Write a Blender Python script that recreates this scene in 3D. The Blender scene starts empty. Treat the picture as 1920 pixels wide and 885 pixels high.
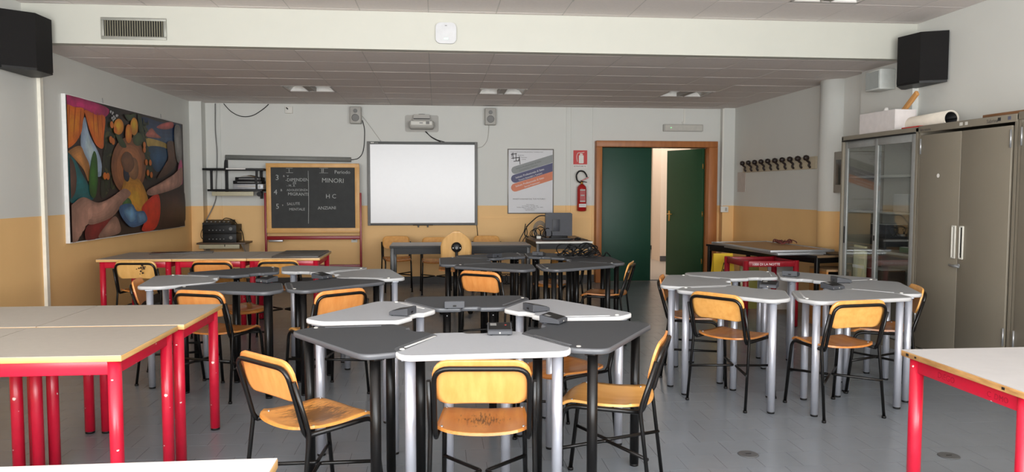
import bpy, bmesh, math, random
from math import sin, cos, pi, radians as R
from mathutils import Vector, Matrix
random.seed(7)
SC = bpy.context.scene
C = SC.collection

# ------------------------------------------------------------------ camera, light, exposure
cam_d = bpy.data.cameras.new('camera'); cam = bpy.data.objects.new('camera', cam_d); C.objects.link(cam)
cam_d.sensor_fit = 'HORIZONTAL'; cam_d.sensor_width = 36.0; cam_d.lens = 1436.2 / 1920 * 36
cam_d.clip_start = .05
YAW, PIT, ROL = .0977, .0605, .0014
_f = Vector((sin(YAW)*cos(PIT), cos(YAW)*cos(PIT), -sin(PIT)))
_r0 = Vector((cos(YAW), -sin(YAW), 0)); _u0 = Vector((sin(YAW)*sin(PIT), cos(YAW)*sin(PIT), cos(PIT)))
_r = _r0*cos(ROL) + _u0*sin(ROL); _u = _u0*cos(ROL) - _r0*sin(ROL)
cam.matrix_world = Matrix(((_r.x, _u.x, -_f.x, 0), (_r.y, _u.y, -_f.y, 0), (_r.z, _u.z, -_f.z, 1.4307), (0, 0, 0, 1)))
SC.camera = cam

w = bpy.data.worlds.new('sky'); SC.world = w; w.use_nodes = True
w.node_tree.nodes['Background'].inputs[0].default_value = (.75, .87, 1, 1)
w.node_tree.nodes['Background'].inputs[1].default_value = .6

def area(name, loc, rot, sx, sy, power, col, spread=180):
    l = bpy.data.lights.new(name, 'AREA'); l.shape = 'RECTANGLE'; l.size = sx; l.size_y = sy
    l.energy = power; l.color = col; l.spread = R(spread)
    o = bpy.data.objects.new(name, l); C.objects.link(o); o.location = loc; o.rotation_euler = rot
    return o
# daylight through the window band of the rear wall close behind the camera; weak side light at the solid left wall
area('daylight_rear', (.4, -.84, 1.95), (R(90), 0, 0), 7.4, 1.9, 150, (.95, .98, 1), 135)
area('side_light_left', (-3.5, .7, 1.95), (R(90), 0, R(-90)), 2.6, 1.9, 14, (.95, .98, 1))
# up-light added at the sills to brighten the ceiling, standing in for ground bounce
area('ceiling_fill_light', (.4, -.80, 1.15), (R(138), 0, 0), 7.4, .7, 190, (1, .98, .95), 150)
# fill light added under the corridor ceiling to brighten it behind the open door
area('corridor_fill_light', (4.0, 14.6, 2.86), (0, 0, 0), 2.2, 3.4, 62, (1, .97, .93))
SC.view_settings.view_transform = 'Standard'; SC.view_settings.look = 'None'
SC.view_settings.gamma = 1; SC.view_settings.use_curve_mapping = False
SC.view_settings.exposure = 0.7

# ------------------------------------------------------------------ materials
MATS = {}
def nt(name):
    m = bpy.data.materials.new(name); m.use_nodes = True; t = m.node_tree
    return m, t, t.nodes['Principled BSDF']
def srgb(c):
    f = lambda v: (v/12.92 if v <= .04045 else ((v+.055)/1.055)**2.4)
    return tuple(f(x/255) for x in c) + (1,)
def mat(name, c, rough=.5, metal=0, noise=.06, scale=18, bump=0, spec=None, coat=0):
    """painted / moulded surface: sRGB colour with slight procedural mottling"""
    if name in MATS: return MATS[name]
    m, t, b = nt(name); col = srgb(c)
    b.inputs['Roughness'].default_value = rough; b.inputs['Metallic'].default_value = metal
    if spec is not None: b.inputs['Specular IOR Level'].default_value = spec
    b.inputs['Coat Weight'].default_value = coat
    tc = t.nodes.new('ShaderNodeTexCoord'); n = t.nodes.new('ShaderNodeTexNoise'); n.inputs['Scale'].default_value = scale
    n.inputs['Detail'].default_value = 4
    t.links.new(tc.outputs['Object'], n.inputs['Vector'])
    mx = t.nodes.new('ShaderNodeMix'); mx.data_type = 'RGBA'
    mx.inputs[6].default_value = tuple(max(0, v*(1-noise*2)) for v in col[:3]) + (1,)
    mx.inputs[7].default_value = tuple(min(1, v*(1+noise*2)) for v in col[:3]) + (1,)
    t.links.new(n.outputs['Fac'], mx.inputs[0]); t.links.new(mx.outputs[2], b.inputs['Base Color'])
    if bump:
        bp = t.nodes.new('ShaderNodeBump'); bp.inputs['Strength'].default_value = bump; bp.inputs['Distance'].default_value = .004
        t.links.new(n.outputs['Fac'], bp.inputs['Height']); t.links.new(bp.outputs[0], b.inputs['Normal'])
    MATS[name] = m; return m
def wood(name, c1, c2, rough=.35, stretch=(30, 3, 30), worn=0, wornc=(70, 50, 35), rnd=.0, axis_z=False):
    if name in MATS: return MATS[name]
    m, t, b = nt(name); b.inputs['Roughness'].default_value = rough
    tc = t.nodes.new('ShaderNodeTexCoord'); mp = t.nodes.new('ShaderNodeMapping'); mp.inputs['Scale'].default_value = stretch
    oi = t.nodes.new('ShaderNodeObjectInfo')
    ad = t.nodes.new('ShaderNodeVectorMath'); ad.operation = 'ADD'
    sc_ = t.nodes.new('ShaderNodeMath'); sc_.operation = 'MULTIPLY'; sc_.inputs[1].default_value = 13
    t.links.new(oi.outputs['Random'], sc_.inputs[0]); t.links.new(tc.outputs['Object'], ad.inputs[0]); t.links.new(sc_.outputs[0], ad.inputs[1])
    t.links.new(ad.outputs[0], mp.inputs[0])
    n = t.nodes.new('ShaderNodeTexNoise'); n.inputs['Scale'].default_value = 1; n.inputs['Detail'].default_value = 5
    t.links.new(mp.outputs[0], n.inputs['Vector'])
    mx = t.nodes.new('ShaderNodeMix'); mx.data_type = 'RGBA'; mx.inputs[6].default_value = srgb(c1); mx.inputs[7].default_value = srgb(c2)
    rp = t.nodes.new('ShaderNodeMapRange'); rp.inputs[1].default_value = .3; rp.inputs[2].default_value = .7
    t.links.new(n.outputs['Fac'], rp.inputs[0]); t.links.new(rp.outputs[0], mx.inputs[0])
    out = mx.outputs[2]
    if worn:
        # scuffed middle of the seat: wear mask fixed on the seat itself
        sp = t.nodes.new('ShaderNodeVectorMath'); sp.operation = 'LENGTH'
        mp2 = t.nodes.new('ShaderNodeMapping'); mp2.inputs['Scale'].default_value = (7.5, 8.5, 0)
        t.links.new(tc.outputs['Object'], mp2.inputs[0]); t.links.new(mp2.outputs[0], sp.inputs[0])
        mp3 = t.nodes.new('ShaderNodeMapping'); mp3.inputs['Scale'].default_value = (110, 22, 40)
        t.links.new(ad.outputs[0], mp3.inputs[0])
        n2 = t.nodes.new('ShaderNodeTexNoise'); n2.inputs['Scale'].default_value = 1; n2.inputs['Detail'].default_value = 6; n2.inputs['Roughness'].default_value = .7
        t.links.new(mp3.outputs[0], n2.inputs['Vector'])
        sub = t.nodes.new('ShaderNodeMath'); sub.operation = 'MULTIPLY_ADD'; sub.inputs[1].default_value = -.26; sub.inputs[2].default_value = .02 + worn
        t.links.new(sp.outputs['Value'], sub.inputs[0])
        s2 = t.nodes.new('ShaderNodeMath'); s2.operation = 'ADD'
        t.links.new(sub.outputs[0], s2.inputs[0]); t.links.new(n2.outputs['Fac'], s2.inputs[1])
        r2 = t.nodes.new('ShaderNodeMapRange'); r2.inputs[1].default_value = .58; r2.inputs[2].default_value = .72; r2.inputs[4].default_value = .8
        t.links.new(s2.outputs[0], r2.inputs[0])
        m2 = t.nodes.new('ShaderNodeMix'); m2.data_type = 'RGBA'; m2.inputs[7].default_value = srgb(wornc)
        t.links.new(out, m2.inputs[6]); t.links.new(r2.outputs[0], m2.inputs[0]); out = m2.outputs[2]
    t.links.new(out, b.inputs['Base Color']); MATS[name] = m; return m
def emit(name, c, s):
    if name in MATS: return MATS[name]
    m, t, b = nt(name); b.inputs['Emission Color'].default_value = srgb(c); b.inputs['Emission Strength'].default_value = s
    b.inputs['Base Color'].default_value = srgb(c); MATS[name] = m; return m

def wall_paint():
    m, t, b = nt('two_tone_wall_paint'); b.inputs['Roughness'].default_value = .62
    g = t.nodes.new('ShaderNodeNewGeometry'); sx = t.nodes.new('ShaderNodeSeparateXYZ')
    n = t.nodes.new('ShaderNodeTexNoise'); n.inputs['Scale'].default_value = 3.0; n.inputs['Detail'].default_value = 6
    t.links.new(g.outputs['Position'], n.inputs['Vector']); t.links.new(g.outputs['Position'], sx.inputs[0])
    gt = t.nodes.new('ShaderNodeMath'); gt.operation = 'GREATER_THAN'; gt.inputs[1].default_value = 1.187
    t.links.new(sx.outputs['Z'], gt.inputs[0])
    def mottled(c, k):
        mx = t.nodes.new('ShaderNodeMix'); mx.data_type = 'RGBA'; col = srgb(c)
        mx.inputs[6].default_value = tuple(v*(1-k) for v in col[:3])+(1,); mx.inputs[7].default_value = tuple(min(1, v*(1+k)) for v in col[:3])+(1,)
        t.links.new(n.outputs['Fac'], mx.inputs[0]); return mx.outputs[2]
    mx = t.nodes.new('ShaderNodeMix'); mx.data_type = 'RGBA'
    t.links.new(mottled((240, 196, 134), .05), mx.inputs[6]); t.links.new(mottled((215, 216, 211), .03), mx.inputs[7])
    t.links.new(gt.outputs[0], mx.inputs[0]); t.links.new(mx.outputs[2], b.inputs['Base Color'])
    bp = t.nodes.new('ShaderNodeBump'); bp.inputs['Strength'].default_value = .08; bp.inputs['Distance'].default_value = .003
    n2 = t.nodes.new('ShaderNodeTexNoise'); n2.inputs['Scale'].default_value = 90; t.links.new(g.outputs['Position'], n2.inputs['Vector'])
    t.links.new(n2.outputs['Fac'], bp.inputs['Height']); t.links.new(bp.outputs[0], b.inputs['Normal'])
    return m
def floor_mat():
    m, t, b = nt('grey_glazed_tile')
    oi = t.nodes.new('ShaderNodeObjectInfo'); g = t.nodes.new('ShaderNodeNewGeometry')
    n = t.nodes.new('ShaderNodeTexNoise'); n.inputs['Scale'].default_value = 2.2; n.inputs['Detail'].default_value = 8; n.inputs['Roughness'].default_value = .6
    t.links.new(g.outputs['Position'], n.inputs['Vector'])
    mx = t.nodes.new('ShaderNodeMix'); mx.data_type = 'RGBA'
    mx.inputs[6].default_value = srgb((112, 118, 124)); mx.inputs[7].default_value = srgb((134, 141, 148))
    t.links.new(n.outputs['Fac'], mx.inputs[0]); t.links.new(mx.outputs[2], b.inputs['Base Color'])
    b.inputs['Roughness'].default_value = .27
    return m
def glass_mat():
    m = bpy.data.materials.new('cabinet_glass'); m.use_nodes = True; t = m.node_tree
    for n in list(t.nodes):
        if n.type != 'OUTPUT_MATERIAL': t.nodes.remove(n)
    tr = t.nodes.new('ShaderNodeBsdfTransparent'); tr.inputs[0].default_value = (.95, .97, .96, 1)
    gl = t.nodes.new('ShaderNodeBsdfGlossy'); gl.inputs['Roughness'].default_value = .02
    lw = t.nodes.new('ShaderNodeLayerWeight'); lw.inputs[0].default_value = .5
    pw = t.nodes.new('ShaderNodeMath'); pw.operation = 'POWER'; pw.inputs[1].default_value = 4.0; t.links.new(lw.outputs['Facing'], pw.inputs[0])
    fr = t.nodes.new('ShaderNodeMath'); fr.operation = 'MULTIPLY_ADD'; fr.inputs[1].default_value = .9; fr.inputs[2].default_value = .06; t.links.new(pw.outputs[0], fr.inputs[0])
    mx = t.nodes.new('ShaderNodeMixShader'); t.links.new(fr.outputs[0], mx.inputs[0]); t.links.new(tr.outputs[0], mx.inputs[1]); t.links.new(gl.outputs[0], mx.inputs[2])
    t.links.new(mx.outputs[0], t.nodes['Material Output'].inputs[0]); return m

WALL = wall_paint(); TILE = floor_mat(); GLASS = glass_mat()
WHITE = mat('white_paint', (226, 225, 218), .55, noise=.015)
BEAMW = mat('beam_paint', (192, 192, 182), .6, noise=.015, scale=4)
CEILT = mat('mineral_ceiling_tile', (226, 218, 214), .85, noise=.03, scale=40, bump=.15)
CEILG = mat('ceiling_grid', (196, 190, 186), .6, noise=.02)
GROUT = mat('tile_grout', (48, 48, 48), .8, noise=.1)
BLK = mat('black_tube_paint', (11, 10, 10), .3, noise=.1, spec=.4)
BLKP = mat('black_plastic', (17, 17, 18), .5, noise=.08, spec=.35)
BLKC = mat('black_speaker_cloth', (13, 11, 11), .95, noise=.15, scale=200, bump=.3)
DKPL = mat('dark_grey_plastic', (66, 68, 73), .5, noise=.05)
DKTOP = mat('charcoal_laminate', (60, 63, 67), .58, noise=.04, scale=60)
DKEDGE = mat('charcoal_edge', (92, 94, 98), .35, noise=.03)
LTTOP = mat('light_grey_laminate', (166, 169, 174), .42, noise=.025, scale=60)
GYTOP = mat('mid_grey_laminate', (148, 150, 152), .45, noise=.025, scale=60)
GYEDGE = mat('pale_grey_edge', (186, 187, 188), .35, noise=.02)
LTEDGE = mat('white_edge', (222, 222, 221), .35, noise=.02)
SILV = mat('silver_leg_paint', (190, 194, 205), .32, metal=.45, noise=.03)
BLEG = mat('black_leg_paint', (15, 14, 14), .33, noise=.08, spec=.35)
RED = mat('red_tube_paint', (200, 24, 54), .3, noise=.06, scale=25, spec=.6)
def chip(m, thr=.73, c=(232, 214, 208)):
    t = m.node_tree; b = t.nodes['Principled BSDF']; src = b.inputs['Base Color'].links[0].from_socket
    tc = t.nodes.new('ShaderNodeTexCoord'); n = t.nodes.new('ShaderNodeTexNoise'); n.inputs['Scale'].default_value = 34; n.inputs['Detail'].default_value = 1
    t.links.new(tc.outputs['Object'], n.inputs['Vector']); g = t.nodes.new('ShaderNodeMath'); g.operation = 'GREATER_THAN'; g.inputs[1].default_value = thr
    t.links.new(n.outputs['Fac'], g.inputs[0]); mx = t.nodes.new('ShaderNodeMix'); mx.data_type = 'RGBA'; mx.inputs[7].default_value = srgb(c)
    t.links.new(g.outputs[0], mx.inputs[0]); t.links.new(src, mx.inputs[6]); t.links.new(mx.outputs[2], b.inputs['Base Color'])
chip(RED, .775)
DRED = mat('dark_red_paint', (140, 20, 28), .35, noise=.08)
REDTOP = mat('warm_grey_laminate', (168, 161, 151), .45, noise=.04, scale=30)
PINKTOP = mat('pale_laminate', (212, 206, 202), .45, noise=.03, scale=30)
EDGEW = wood('edge_beech', (206, 158, 96), (226, 186, 124), .45, (4, 4, 60))
EDGEWORN = wood('edge_beech_worn', (150, 108, 62), (210, 164, 104), .5, (7, 7, 40))
PLY = wood('varnished_ply', (216, 152, 76), (232, 174, 98), .3, (26, 3, 26))
PLYB = wood('varnished_ply_back', (222, 142, 72), (236, 162, 92), .3, (30, 30, 4))
PLYS = wood('varnished_ply_seat', (184, 112, 52), (206, 138, 70), .26, (26, 3, 26))
PLYW = wood('varnished_ply_worn', (206, 134, 62), (226, 160, 84), .28, (26, 3, 26), worn=.37)
PLYW2 = wood('varnished_ply_scuffed', (186, 112, 50), (206, 136, 68), .28, (26, 3, 26), worn=.20)
FRAMEW = wood('door_frame_wood', (158, 96, 48), (178, 112, 60), .45, (14, 14, 2))
BBW = wood('blackboard_frame_wood', (214, 160, 92), (228, 178, 110), .45, (8, 8, 8))
GREEN = mat('green_door_laminate', (16, 66, 48), .5, noise=.04)
GREEN2 = mat('green_door_inner', (30, 74, 46), .5, noise=.04)
STEEL = mat('cabinet_grey_enamel', (128, 121, 107), .45, noise=.02, scale=6)
STEELI = mat('cabinet_inside', (160, 158, 150), .6, noise=.03)
STEELD = mat('cabinet_interior', (104, 104, 98), .6, noise=.03)
ALU = mat('brushed_aluminium', (176, 178, 180), .35, metal=.7, noise=.03)
GREYP = mat('light_grey_plastic', (176, 174, 168), .5, noise=.03)
MIDP = mat('mid_grey_plastic', (120, 120, 118), .5, noise=.04)
SLATE = mat('slate_writing_surface', (52, 54, 54), .7, noise=.18, scale=9)
CHALK = mat('chalk', (176, 180, 178), .9, noise=.25, scale=140)
BOARD = mat('whiteboard_enamel', (240, 241, 243), .25, noise=.008)
PAPER = mat('paper', (226, 224, 220), .8, noise=.015)
CREAM = mat('corridor_plaster', (228, 206, 184), .7, noise=.02, scale=3)
BASEB = mat('dark_baseboard', (70, 68, 68), .5, noise=.06)

# ------------------------------------------------------------------ mesh builder
class MB:
    def __init__(s): s.bm = bmesh.new(); s.mi = 0
    def _tag(s, faces, smooth):
        for f in faces: f.material_index = s.mi; f.smooth = smooth
    def box(s, c, d, rot=None, bev=0, seg=2):
        b = bmesh.new(); bmesh.ops.create_cube(b, size=1)
        bmesh.ops.scale(b, vec=d, verts=b.verts)
        if bev: bmesh.ops.bevel(b, geom=b.edges[:], offset=min(bev, min(d)*.49), segments=seg, affect='EDGES', profile=.5)
        s._merge(b, c, rot, bev > 0); return s
    def _merge(s, b, c, rot=None, smooth=False):
        M = Matrix.Translation(c)
        if rot is not None: M = M @ rot.to_matrix().to_4x4() if hasattr(rot, 'to_matrix') else M @ rot
        vm = {}
        for v in b.verts: vm[v] = s.bm.verts.new(M @ v.co)
        for f in b.faces:
            try: g = s.bm.faces.new([vm[v] for v in f.verts])
            except ValueError: continue
            g.material_index = s.mi; g.smooth = smooth
        b.free()
    def prism(s, pts, z0, z1, plane='xy', bev=0):
        """extrude a closed outline; plane xy->z, xz->y, yz->x"""
        def P(p, h): return {'xy': (p[0], p[1], h), 'xz': (p[0], h, p[1]), 'yz': (h, p[0], p[1])}[plane]
        A = [s.bm.verts.new(P(p, z0)) for p in pts]; B = [s.bm.verts.new(P(p, z1)) for p in pts]
        n = len(pts); fs = [s.bm.faces.new(A[::-1]), s.bm.faces.new(B)]
        s._tag(fs, False)
        for i in range(n):
            f = s.bm.faces.new((A[i], A[(i+1) % n], B[(i+1) % n], B[i])); s._tag([f], False)
        return s
    def cyl(s, a, b, r, seg=14, r2=None, caps=True):
        a, b = Vector(a), Vector(b); d = (b-a).normalized()
        u = d.orthogonal().normalized(); v = d.cross(u); r2 = r if r2 is None else r2
        A = [s.bm.verts.new(a + (u*cos(2*pi*i/seg)+v*sin(2*pi*i/seg))*r) for i in range(seg)]
        B = [s.bm.verts.new(b + (u*cos(2*pi*i/seg)+v*sin(2*pi*i/seg))*r2) for i in range(seg)]
        for i in range(seg):
            s._tag([s.bm.faces.new((A[i], A[(i+1) % seg], B[(i+1) % seg], B[i]))], True)
        if caps: s._tag([s.bm.faces.new(A[::-1]), s.bm.faces.new(B)], False)
        return s
    def tube(s, path, r, seg=10, closed=False, caps=True):
        P = [Vector(p) for p in path]; n = len(P); rings = []; u = None
        for i in range(n):
            if closed: t = P[(i+1) % n]-P[i-1]
            else: t = P[min(i+1, n-1)]-P[max(i-1, 0)]
            t.normalize()
            if u is None: u = t.orthogonal().normalized()
            else:
                u = u - t*u.dot(t); u = u.normalized() if u.length > 1e-6 else t.orthogonal().normalized()
            v = t.cross(u)
            rings.append([s.bm.verts.new(P[i]+(u*cos(2*pi*k/seg)+v*sin(2*pi*k/seg))*r) for k in range(seg)])
        for i in range(n if closed else n-1):
            a, b = rings[i], rings[(i+1) % n]
            for k in range(seg): s._tag([s.bm.faces.new((a[k], a[(k+1) % seg], b[(k+1) % seg], b[k]))], True)
        if caps and not closed: s._tag([s.bm.faces.new(rings[0][::-1]), s.bm.faces.new(rings[-1])], False)
        return s
    def lathe(s, prof, seg=20, c=(0, 0, 0), axis='z'):
        rings = []; c = Vector(c)
        for r, h in prof:
            ring = []
            for k in range(seg):
                a = 2*pi*k/seg; p = Vector((r*cos(a), r*sin(a), h))
                if axis == 'y': p = Vector((p.x, p.z, p.y))
                if axis == 'x': p = Vector((p.z, p.x, p.y))
                ring.append(s.bm.verts.new(c+p))
            rings.append(ring)
        for a, b in zip(rings, rings[1:]):
            for k in range(seg): s._tag([s.bm.faces.new((a[k], a[(k+1) % seg], b[(k+1) % seg], b[k]))], True)
        s._tag([s.bm.faces.new(rings[0][::-1]), s.bm.faces.new(rings[-1])], False)
        return s
    def grid(s, f, nu, nv, thick=0):
        """smooth sheet f(u,v)->point, u,v in 0..1; thickened downwards along normal if thick"""
        V = [[Vector(f(i/nu, j/nv)) for j in range(nv+1)] for i in range(nu+1)]
        N = [[None]*(nv+1) for _ in range(nu+1)]
        for i in range(nu+1):
            for j in range(nv+1):
                a = V[min(i+1, nu)][j]-V[max(i-1, 0)][j]; b = V[i][min(j+1, nv)]-V[i][max(j-1, 0)]
                c = a.cross(b); N[i][j] = c.normalized() if c.length > 1e-9 else Vector((0, 0, 1))
        T = [[s.bm.verts.new(V[i][j]) for j in range(nv+1)] for i in range(nu+1)]
        if thick: L = [[s.bm.verts.new(V[i][j]-N[i][j]*thick) for j in range(nv+1)] for i in range(nu+1)]
        for i in range(nu):
            for j in range(nv):
                s._tag([s.bm.faces.new((T[i][j], T[i+1][j], T[i+1][j+1], T[i][j+1]))], True)
                if thick: s._tag([s.bm.faces.new((L[i][j], L[i][j+1], L[i+1][j+1], L[i+1][j]))], True)
        if thick:
            e = [(i, 0) for i in range(nu)]+[(nu, j) for j in range(nv)]+[(i, nv) for i in range(nu, 0, -1)]+[(0, j) for j in range(nv, 0, -1)]
            for k in range(len(e)):
                a, b = e[k], e[(k+1) % len(e)]
                s._tag([s.bm.faces.new((T[a[0]][a[1]], L[a[0]][a[1]], L[b[0]][b[1]], T[b[0]][b[1]]))], False)
        return s
    def build(s, name, m, parent=None, loc=None, rotz=None):
        me = bpy.data.meshes.new(name)
        bmesh.ops.recalc_face_normals(s.bm, faces=s.bm.faces[:])
        s.bm.to_mesh(me); s.bm.free()
        for x in (m if isinstance(m, (list, tuple)) else [m]): me.materials.append(x)
        o = bpy.data.objects.new(name, me); C.objects.link(o)
        if parent: o.parent = parent
        if loc is not None: o.location = loc
        if rotz is not None: o.rotation_euler = (0, 0, rotz)
        return o

def thing(name, label, cat, loc=(0, 0, 0), rotz=0, group=None):
    o = bpy.data.objects.new(name, None); C.objects.link(o); o.empty_display_size = .1
    o.location = loc; o.rotation_euler = (0, 0, rotz); o['label'] = label; o['category'] = cat
    if group: o['group'] = group
    return o
def tag(o, label, cat, group=None):
    o['label'] = label; o['category'] = cat
    if group: o['group'] = group
    return o
def struct(o, label=None):
    o['kind'] = 'structure'
    if label: o['label'] = label
    return o
def dup(root, loc, rotz, label, group=None):
    r = root.copy(); C.objects.link(r); r.location = loc; r.rotation_euler = (0, 0, rotz); r['label'] = label
    if group: r['group'] = group
    for ch in list(root.children):
        c = ch.copy(); C.objects.link(c); c.parent = r
        for g in list(ch.children):
            d = g.copy(); C.objects.link(d); d.parent = c
    return r
def text(s, size, m, name, parent, loc, rot=(pi/2, 0, 0), align='LEFT', depth=.0006, xs=1.0):
    cu = bpy.data.curves.new(name, 'FONT'); cu.body = s; cu.size = size; cu.align_x = align; cu.extrude = depth; cu.resolution_u = 2
    t = bpy.data.objects.new(name+'_curve', cu); C.objects.link(t)
    me = bpy.data.meshes.new_from_object(t.evaluated_get(bpy.context.evaluated_depsgraph_get()))
    bpy.data.objects.remove(t); bpy.data.curves.remove(cu)
    me.name = name; me.materials.clear(); me.materials.append(m)
    o = bpy.data.objects.new(name, me); C.objects.link(o); o.parent = parent; o.location = loc; o.rotation_euler = rot; o.scale = (xs, 1, 1)
    return o
def arc(c, r, a0, a1, n=6):
    return [(c[0]+r*cos(a0+(a1-a0)*i/n), c[1]+r*sin(a0+(a1-a0)*i/n)) for i in range(n+1)]
def rrect(w_, h_, r, cx=0, cy=0, n=5):
    a, b = w_/2-r, h_/2-r
    return arc((cx+a, cy-b), r, -pi/2, 0, n)+arc((cx+a, cy+b), r, 0, pi/2, n)+arc((cx-a, cy+b), r, pi/2, pi, n)+arc((cx-a, cy-b), r, pi, 1.5*pi, n)
def smooth_path(P, n=6, closed=False):
    P = [Vector(p) for p in P]; out = []; m = len(P)
    for i in range(m if closed else m-1):
        g = lambda k: P[k % m] if closed else P[min(max(k, 0), m-1)]
        p0, p1, p2, p3 = g(i-1), g(i), g(i+1), g(i+2)
        for k in range(n):
            t = k/n
            out.append(.5*((2*p1)+(p2-p0)*t+(2*p0-5*p1+4*p2-p3)*t*t+(3*p1-p0-3*p2+p3)*t**3))
    if not closed: out.append(P[-1])
    return out
def fillet(P, r, n=5):
    """polyline with rounded corners"""
    P = [Vector(p) for p in P]; out = [P[0]]
    for a, b, c in zip(P, P[1:], P[2:]):
        u, v = (a-b), (c-b); t = min(r, u.length*.49, v.length*.49); A = b+u.normalized()*t; B = b+v.normalized()*t
        for i in range(n+1):
            k = i/n; out.append((1-k)**2*A+2*k*(1-k)*b+k*k*B)
    out.append(P[-1]); return out

# ------------------------------------------------------------------ room shell
XL, XR, D, ZC, ZH, YB, YR = -3.54, 4.60, 11.69, 2.687, 3.018, 7.05, -.9
fl = struct(MB().box(((XL+XR)/2, (D+YR)/2, -.0507), (XR-XL+.4, D-YR+.4, .1)).build('floor', GROUT))
# floor tiles 20 x 20 cm in running bond: nearest rows as single tiles, the rest joined
tp = MB(); tp.box((0, 0, -.003), (.2028, .2028, .006)); proto = tp.build('floor_tile', TILE)
tile_me = proto.data; bpy.data.objects.remove(proto)
near, rest = [], MB()
TS = .205; row = 0; y = 3.43-28*TS
while y < D-.02:
    off = (row % 2)*TS/2; x = XL-TS+off
    while x < XR+TS:
        near.append((x, y)); x += TS
    y += TS; row += 1
def vis(p):
    x, y = p; d = y*cos(YAW)+x*sin(YAW)
    if y < 3.84: return False
    u = 960+1436*(x*cos(YAW)-y*sin(YAW))/d
    return -30 < u < 1950
cand = [p for p in near if vis(p) and XL+.1 < p[0] < XR-.1]; cand.sort(key=lambda p: p[1]+.05*abs(p[0]-.4)); cand = set(cand[:296])
for (x, y) in near:
    x0, x1 = max(x-.1014, XL), min(x+.1014, XR)
    if x1-x0 < .01: continue
    if (x, y) in cand:
        o = bpy.data.objects.new('floor_tile', tile_me); C.objects.link(o); o.parent = fl
        o.location = (x, y, random.uniform(-.0003, .0002)); o.rotation_euler = (random.uniform(-.001, .001), random.uniform(-.001, .001), 0)
    else:
        rest.box(((x0+x1)/2, y, -.003+random.uniform(-.0003, .0002)), (x1-x0, .2028, .006))
o = rest.build('floor_tile_field', TILE, fl); o['kind'] = 'stuff'
# walls
struct(MB().box((XL-.1, (D+YR)/2, 1.6), (.2, D-YR+.4, 3.4)).build('wall_left', WALL))
struct(MB().box((XR+.1, (D+YR)/2, 1.6), (.2, D-YR+.4, 3.4)).build('wall_right', WALL))
DX0, DX1, DZ = 2.516, 4.195, 2.085
wb = MB(); wb.box(((XL+DX0)/2, D+.1, 1.6), (DX0-XL, .2, 3.4)); wb.box(((DX1+XR)/2, D+.1, 1.6), (XR-DX1, .2, 3.4)); wb.box(((DX0+DX1)/2, D+.1, (DZ+3.3)/2), (DX1-DX0, .2, 3.3-DZ))
struct(wb.build('wall_back', WALL))
# rear wall with three large windows (behind the camera)
wr = MB(); wr.box(((XL+XR)/2, YR-.1, .475), (XR-XL, .2, .95)); wr.box(((XL+XR)/2, YR-.1, 3.1), (XR-XL, .2, .4))
for x in (XL+.15, -.75, 1.85, XR-.15): wr.box((x, YR-.1, 1.925), (.3, .2, 1.95))
struct(wr.build('wall_rear', WALL))
for i, (a, b) in enumerate(((-3.24, -.9), (-.6, 1.7), (2.0, 4.3))):
    wn = struct(MB().box(((a+b)/2, YR-.12, .98), (b-a, .1, .06)).box(((a+b)/2, YR-.12, 2.87), (b-a, .1, .06)).box((a+.03, YR-.12, 1.925), (.06, .1, 1.9)).box((b-.03, YR-.12, 1.925), (.06, .1, 1.9)).box(((a+b)/2, YR-.12, 1.925), (.07, .1, 1.9)).build('window_%d' % (i+1), WHITE))
# ceilings: low panel ceiling beyond the beam, higher one on the near side
c1 = struct(MB().box(((XL+XR)/2, (YB+.12+D)/2, ZC+.21), (XR-XL, D-YB-.12, .1)).build('ceiling', mat('ceiling_void', (60, 56, 54), .9)))
c2 = struct(MB().box(((XL+XR)/2, (YR+YB)/2, ZH+.21), (XR-XL, YB-YR, .1)).build('ceiling_high', mat('ceiling_void', (60, 56, 54), .9)), 'higher panel ceiling on the near side of the beam')
GM, GX = .6085, -.068
def ceil_grid(parent, z, y0, y1, yj, lamps, ymin_part):
    g = MB(); st = MB(); me = {}
    xs = sorted({max(XL, min(XR, GX+GM*i)) for i in range(-8, 10)}); ys = sorted({max(y0, min(y1, yj+GM*i)) for i in range(-22, 12)})
    for x in xs: g.box((x, (y0+y1)/2, z+.008), (.024, y1-y0, .006))
    for y in ys: g.box(((XL+XR)/2, y, z+.0081), (XR-XL, .024, .0058))
    o = g.build('ceiling_grid', CEILG, parent); o['kind'] = 'stuff'
    for a, b in zip(xs, xs[1:]):
        for c, d in zip(ys, ys[1:]):
            if b-a < .03 or d-c < .03: continue
            if any(abs((a+b)/2-lx) < .1 and abs((c+d)/2-ly) < .1 for lx, ly in lamps): continue
            if d <= ymin_part:
                st.box(((a+b)/2, (c+d)/2, z+.012), (b-a-.010, d-c-.010, .014)); continue
            key = (round(b-a, 3), round(d-c, 3))
            if key not in me:
                q = MB().box((0, 0, 0), (b-a-.010, d-c-.010, .014)).build('ceiling_tile', CEILT); me[key] = q.data; bpy.data.objects.remove(q)
            t = bpy.data.objects.new('ceiling_tile', me[key]); C.objects.link(t); t.parent = parent
            t.location = ((a+b)/2, (c+d)/2, z+.011+random.uniform(-.0007, .0007)); t.rotation_euler = (random.uniform(-.0012, .0012), random.uniform(-.0012, .0012), 0)
    if len(st.bm.verts): o = st.build('ceiling_tile_field', CEILT, parent); o['kind'] = 'stuff'
    else: st.bm.free()
lowlamps = [(GX-3*GM+GM/2, 9.94), (GX+GM*1.5, 9.94), (GX+GM*5.5, 9.94)]; hilamp = [(GX+GM*5.5, 6.06)]
ceil_grid(c1, ZC, YB+.10, D, 7.203, lowlamps, 0)
ceil_grid(c2, ZH, YR, YB, 6.37, hilamp, 5.0)
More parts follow.
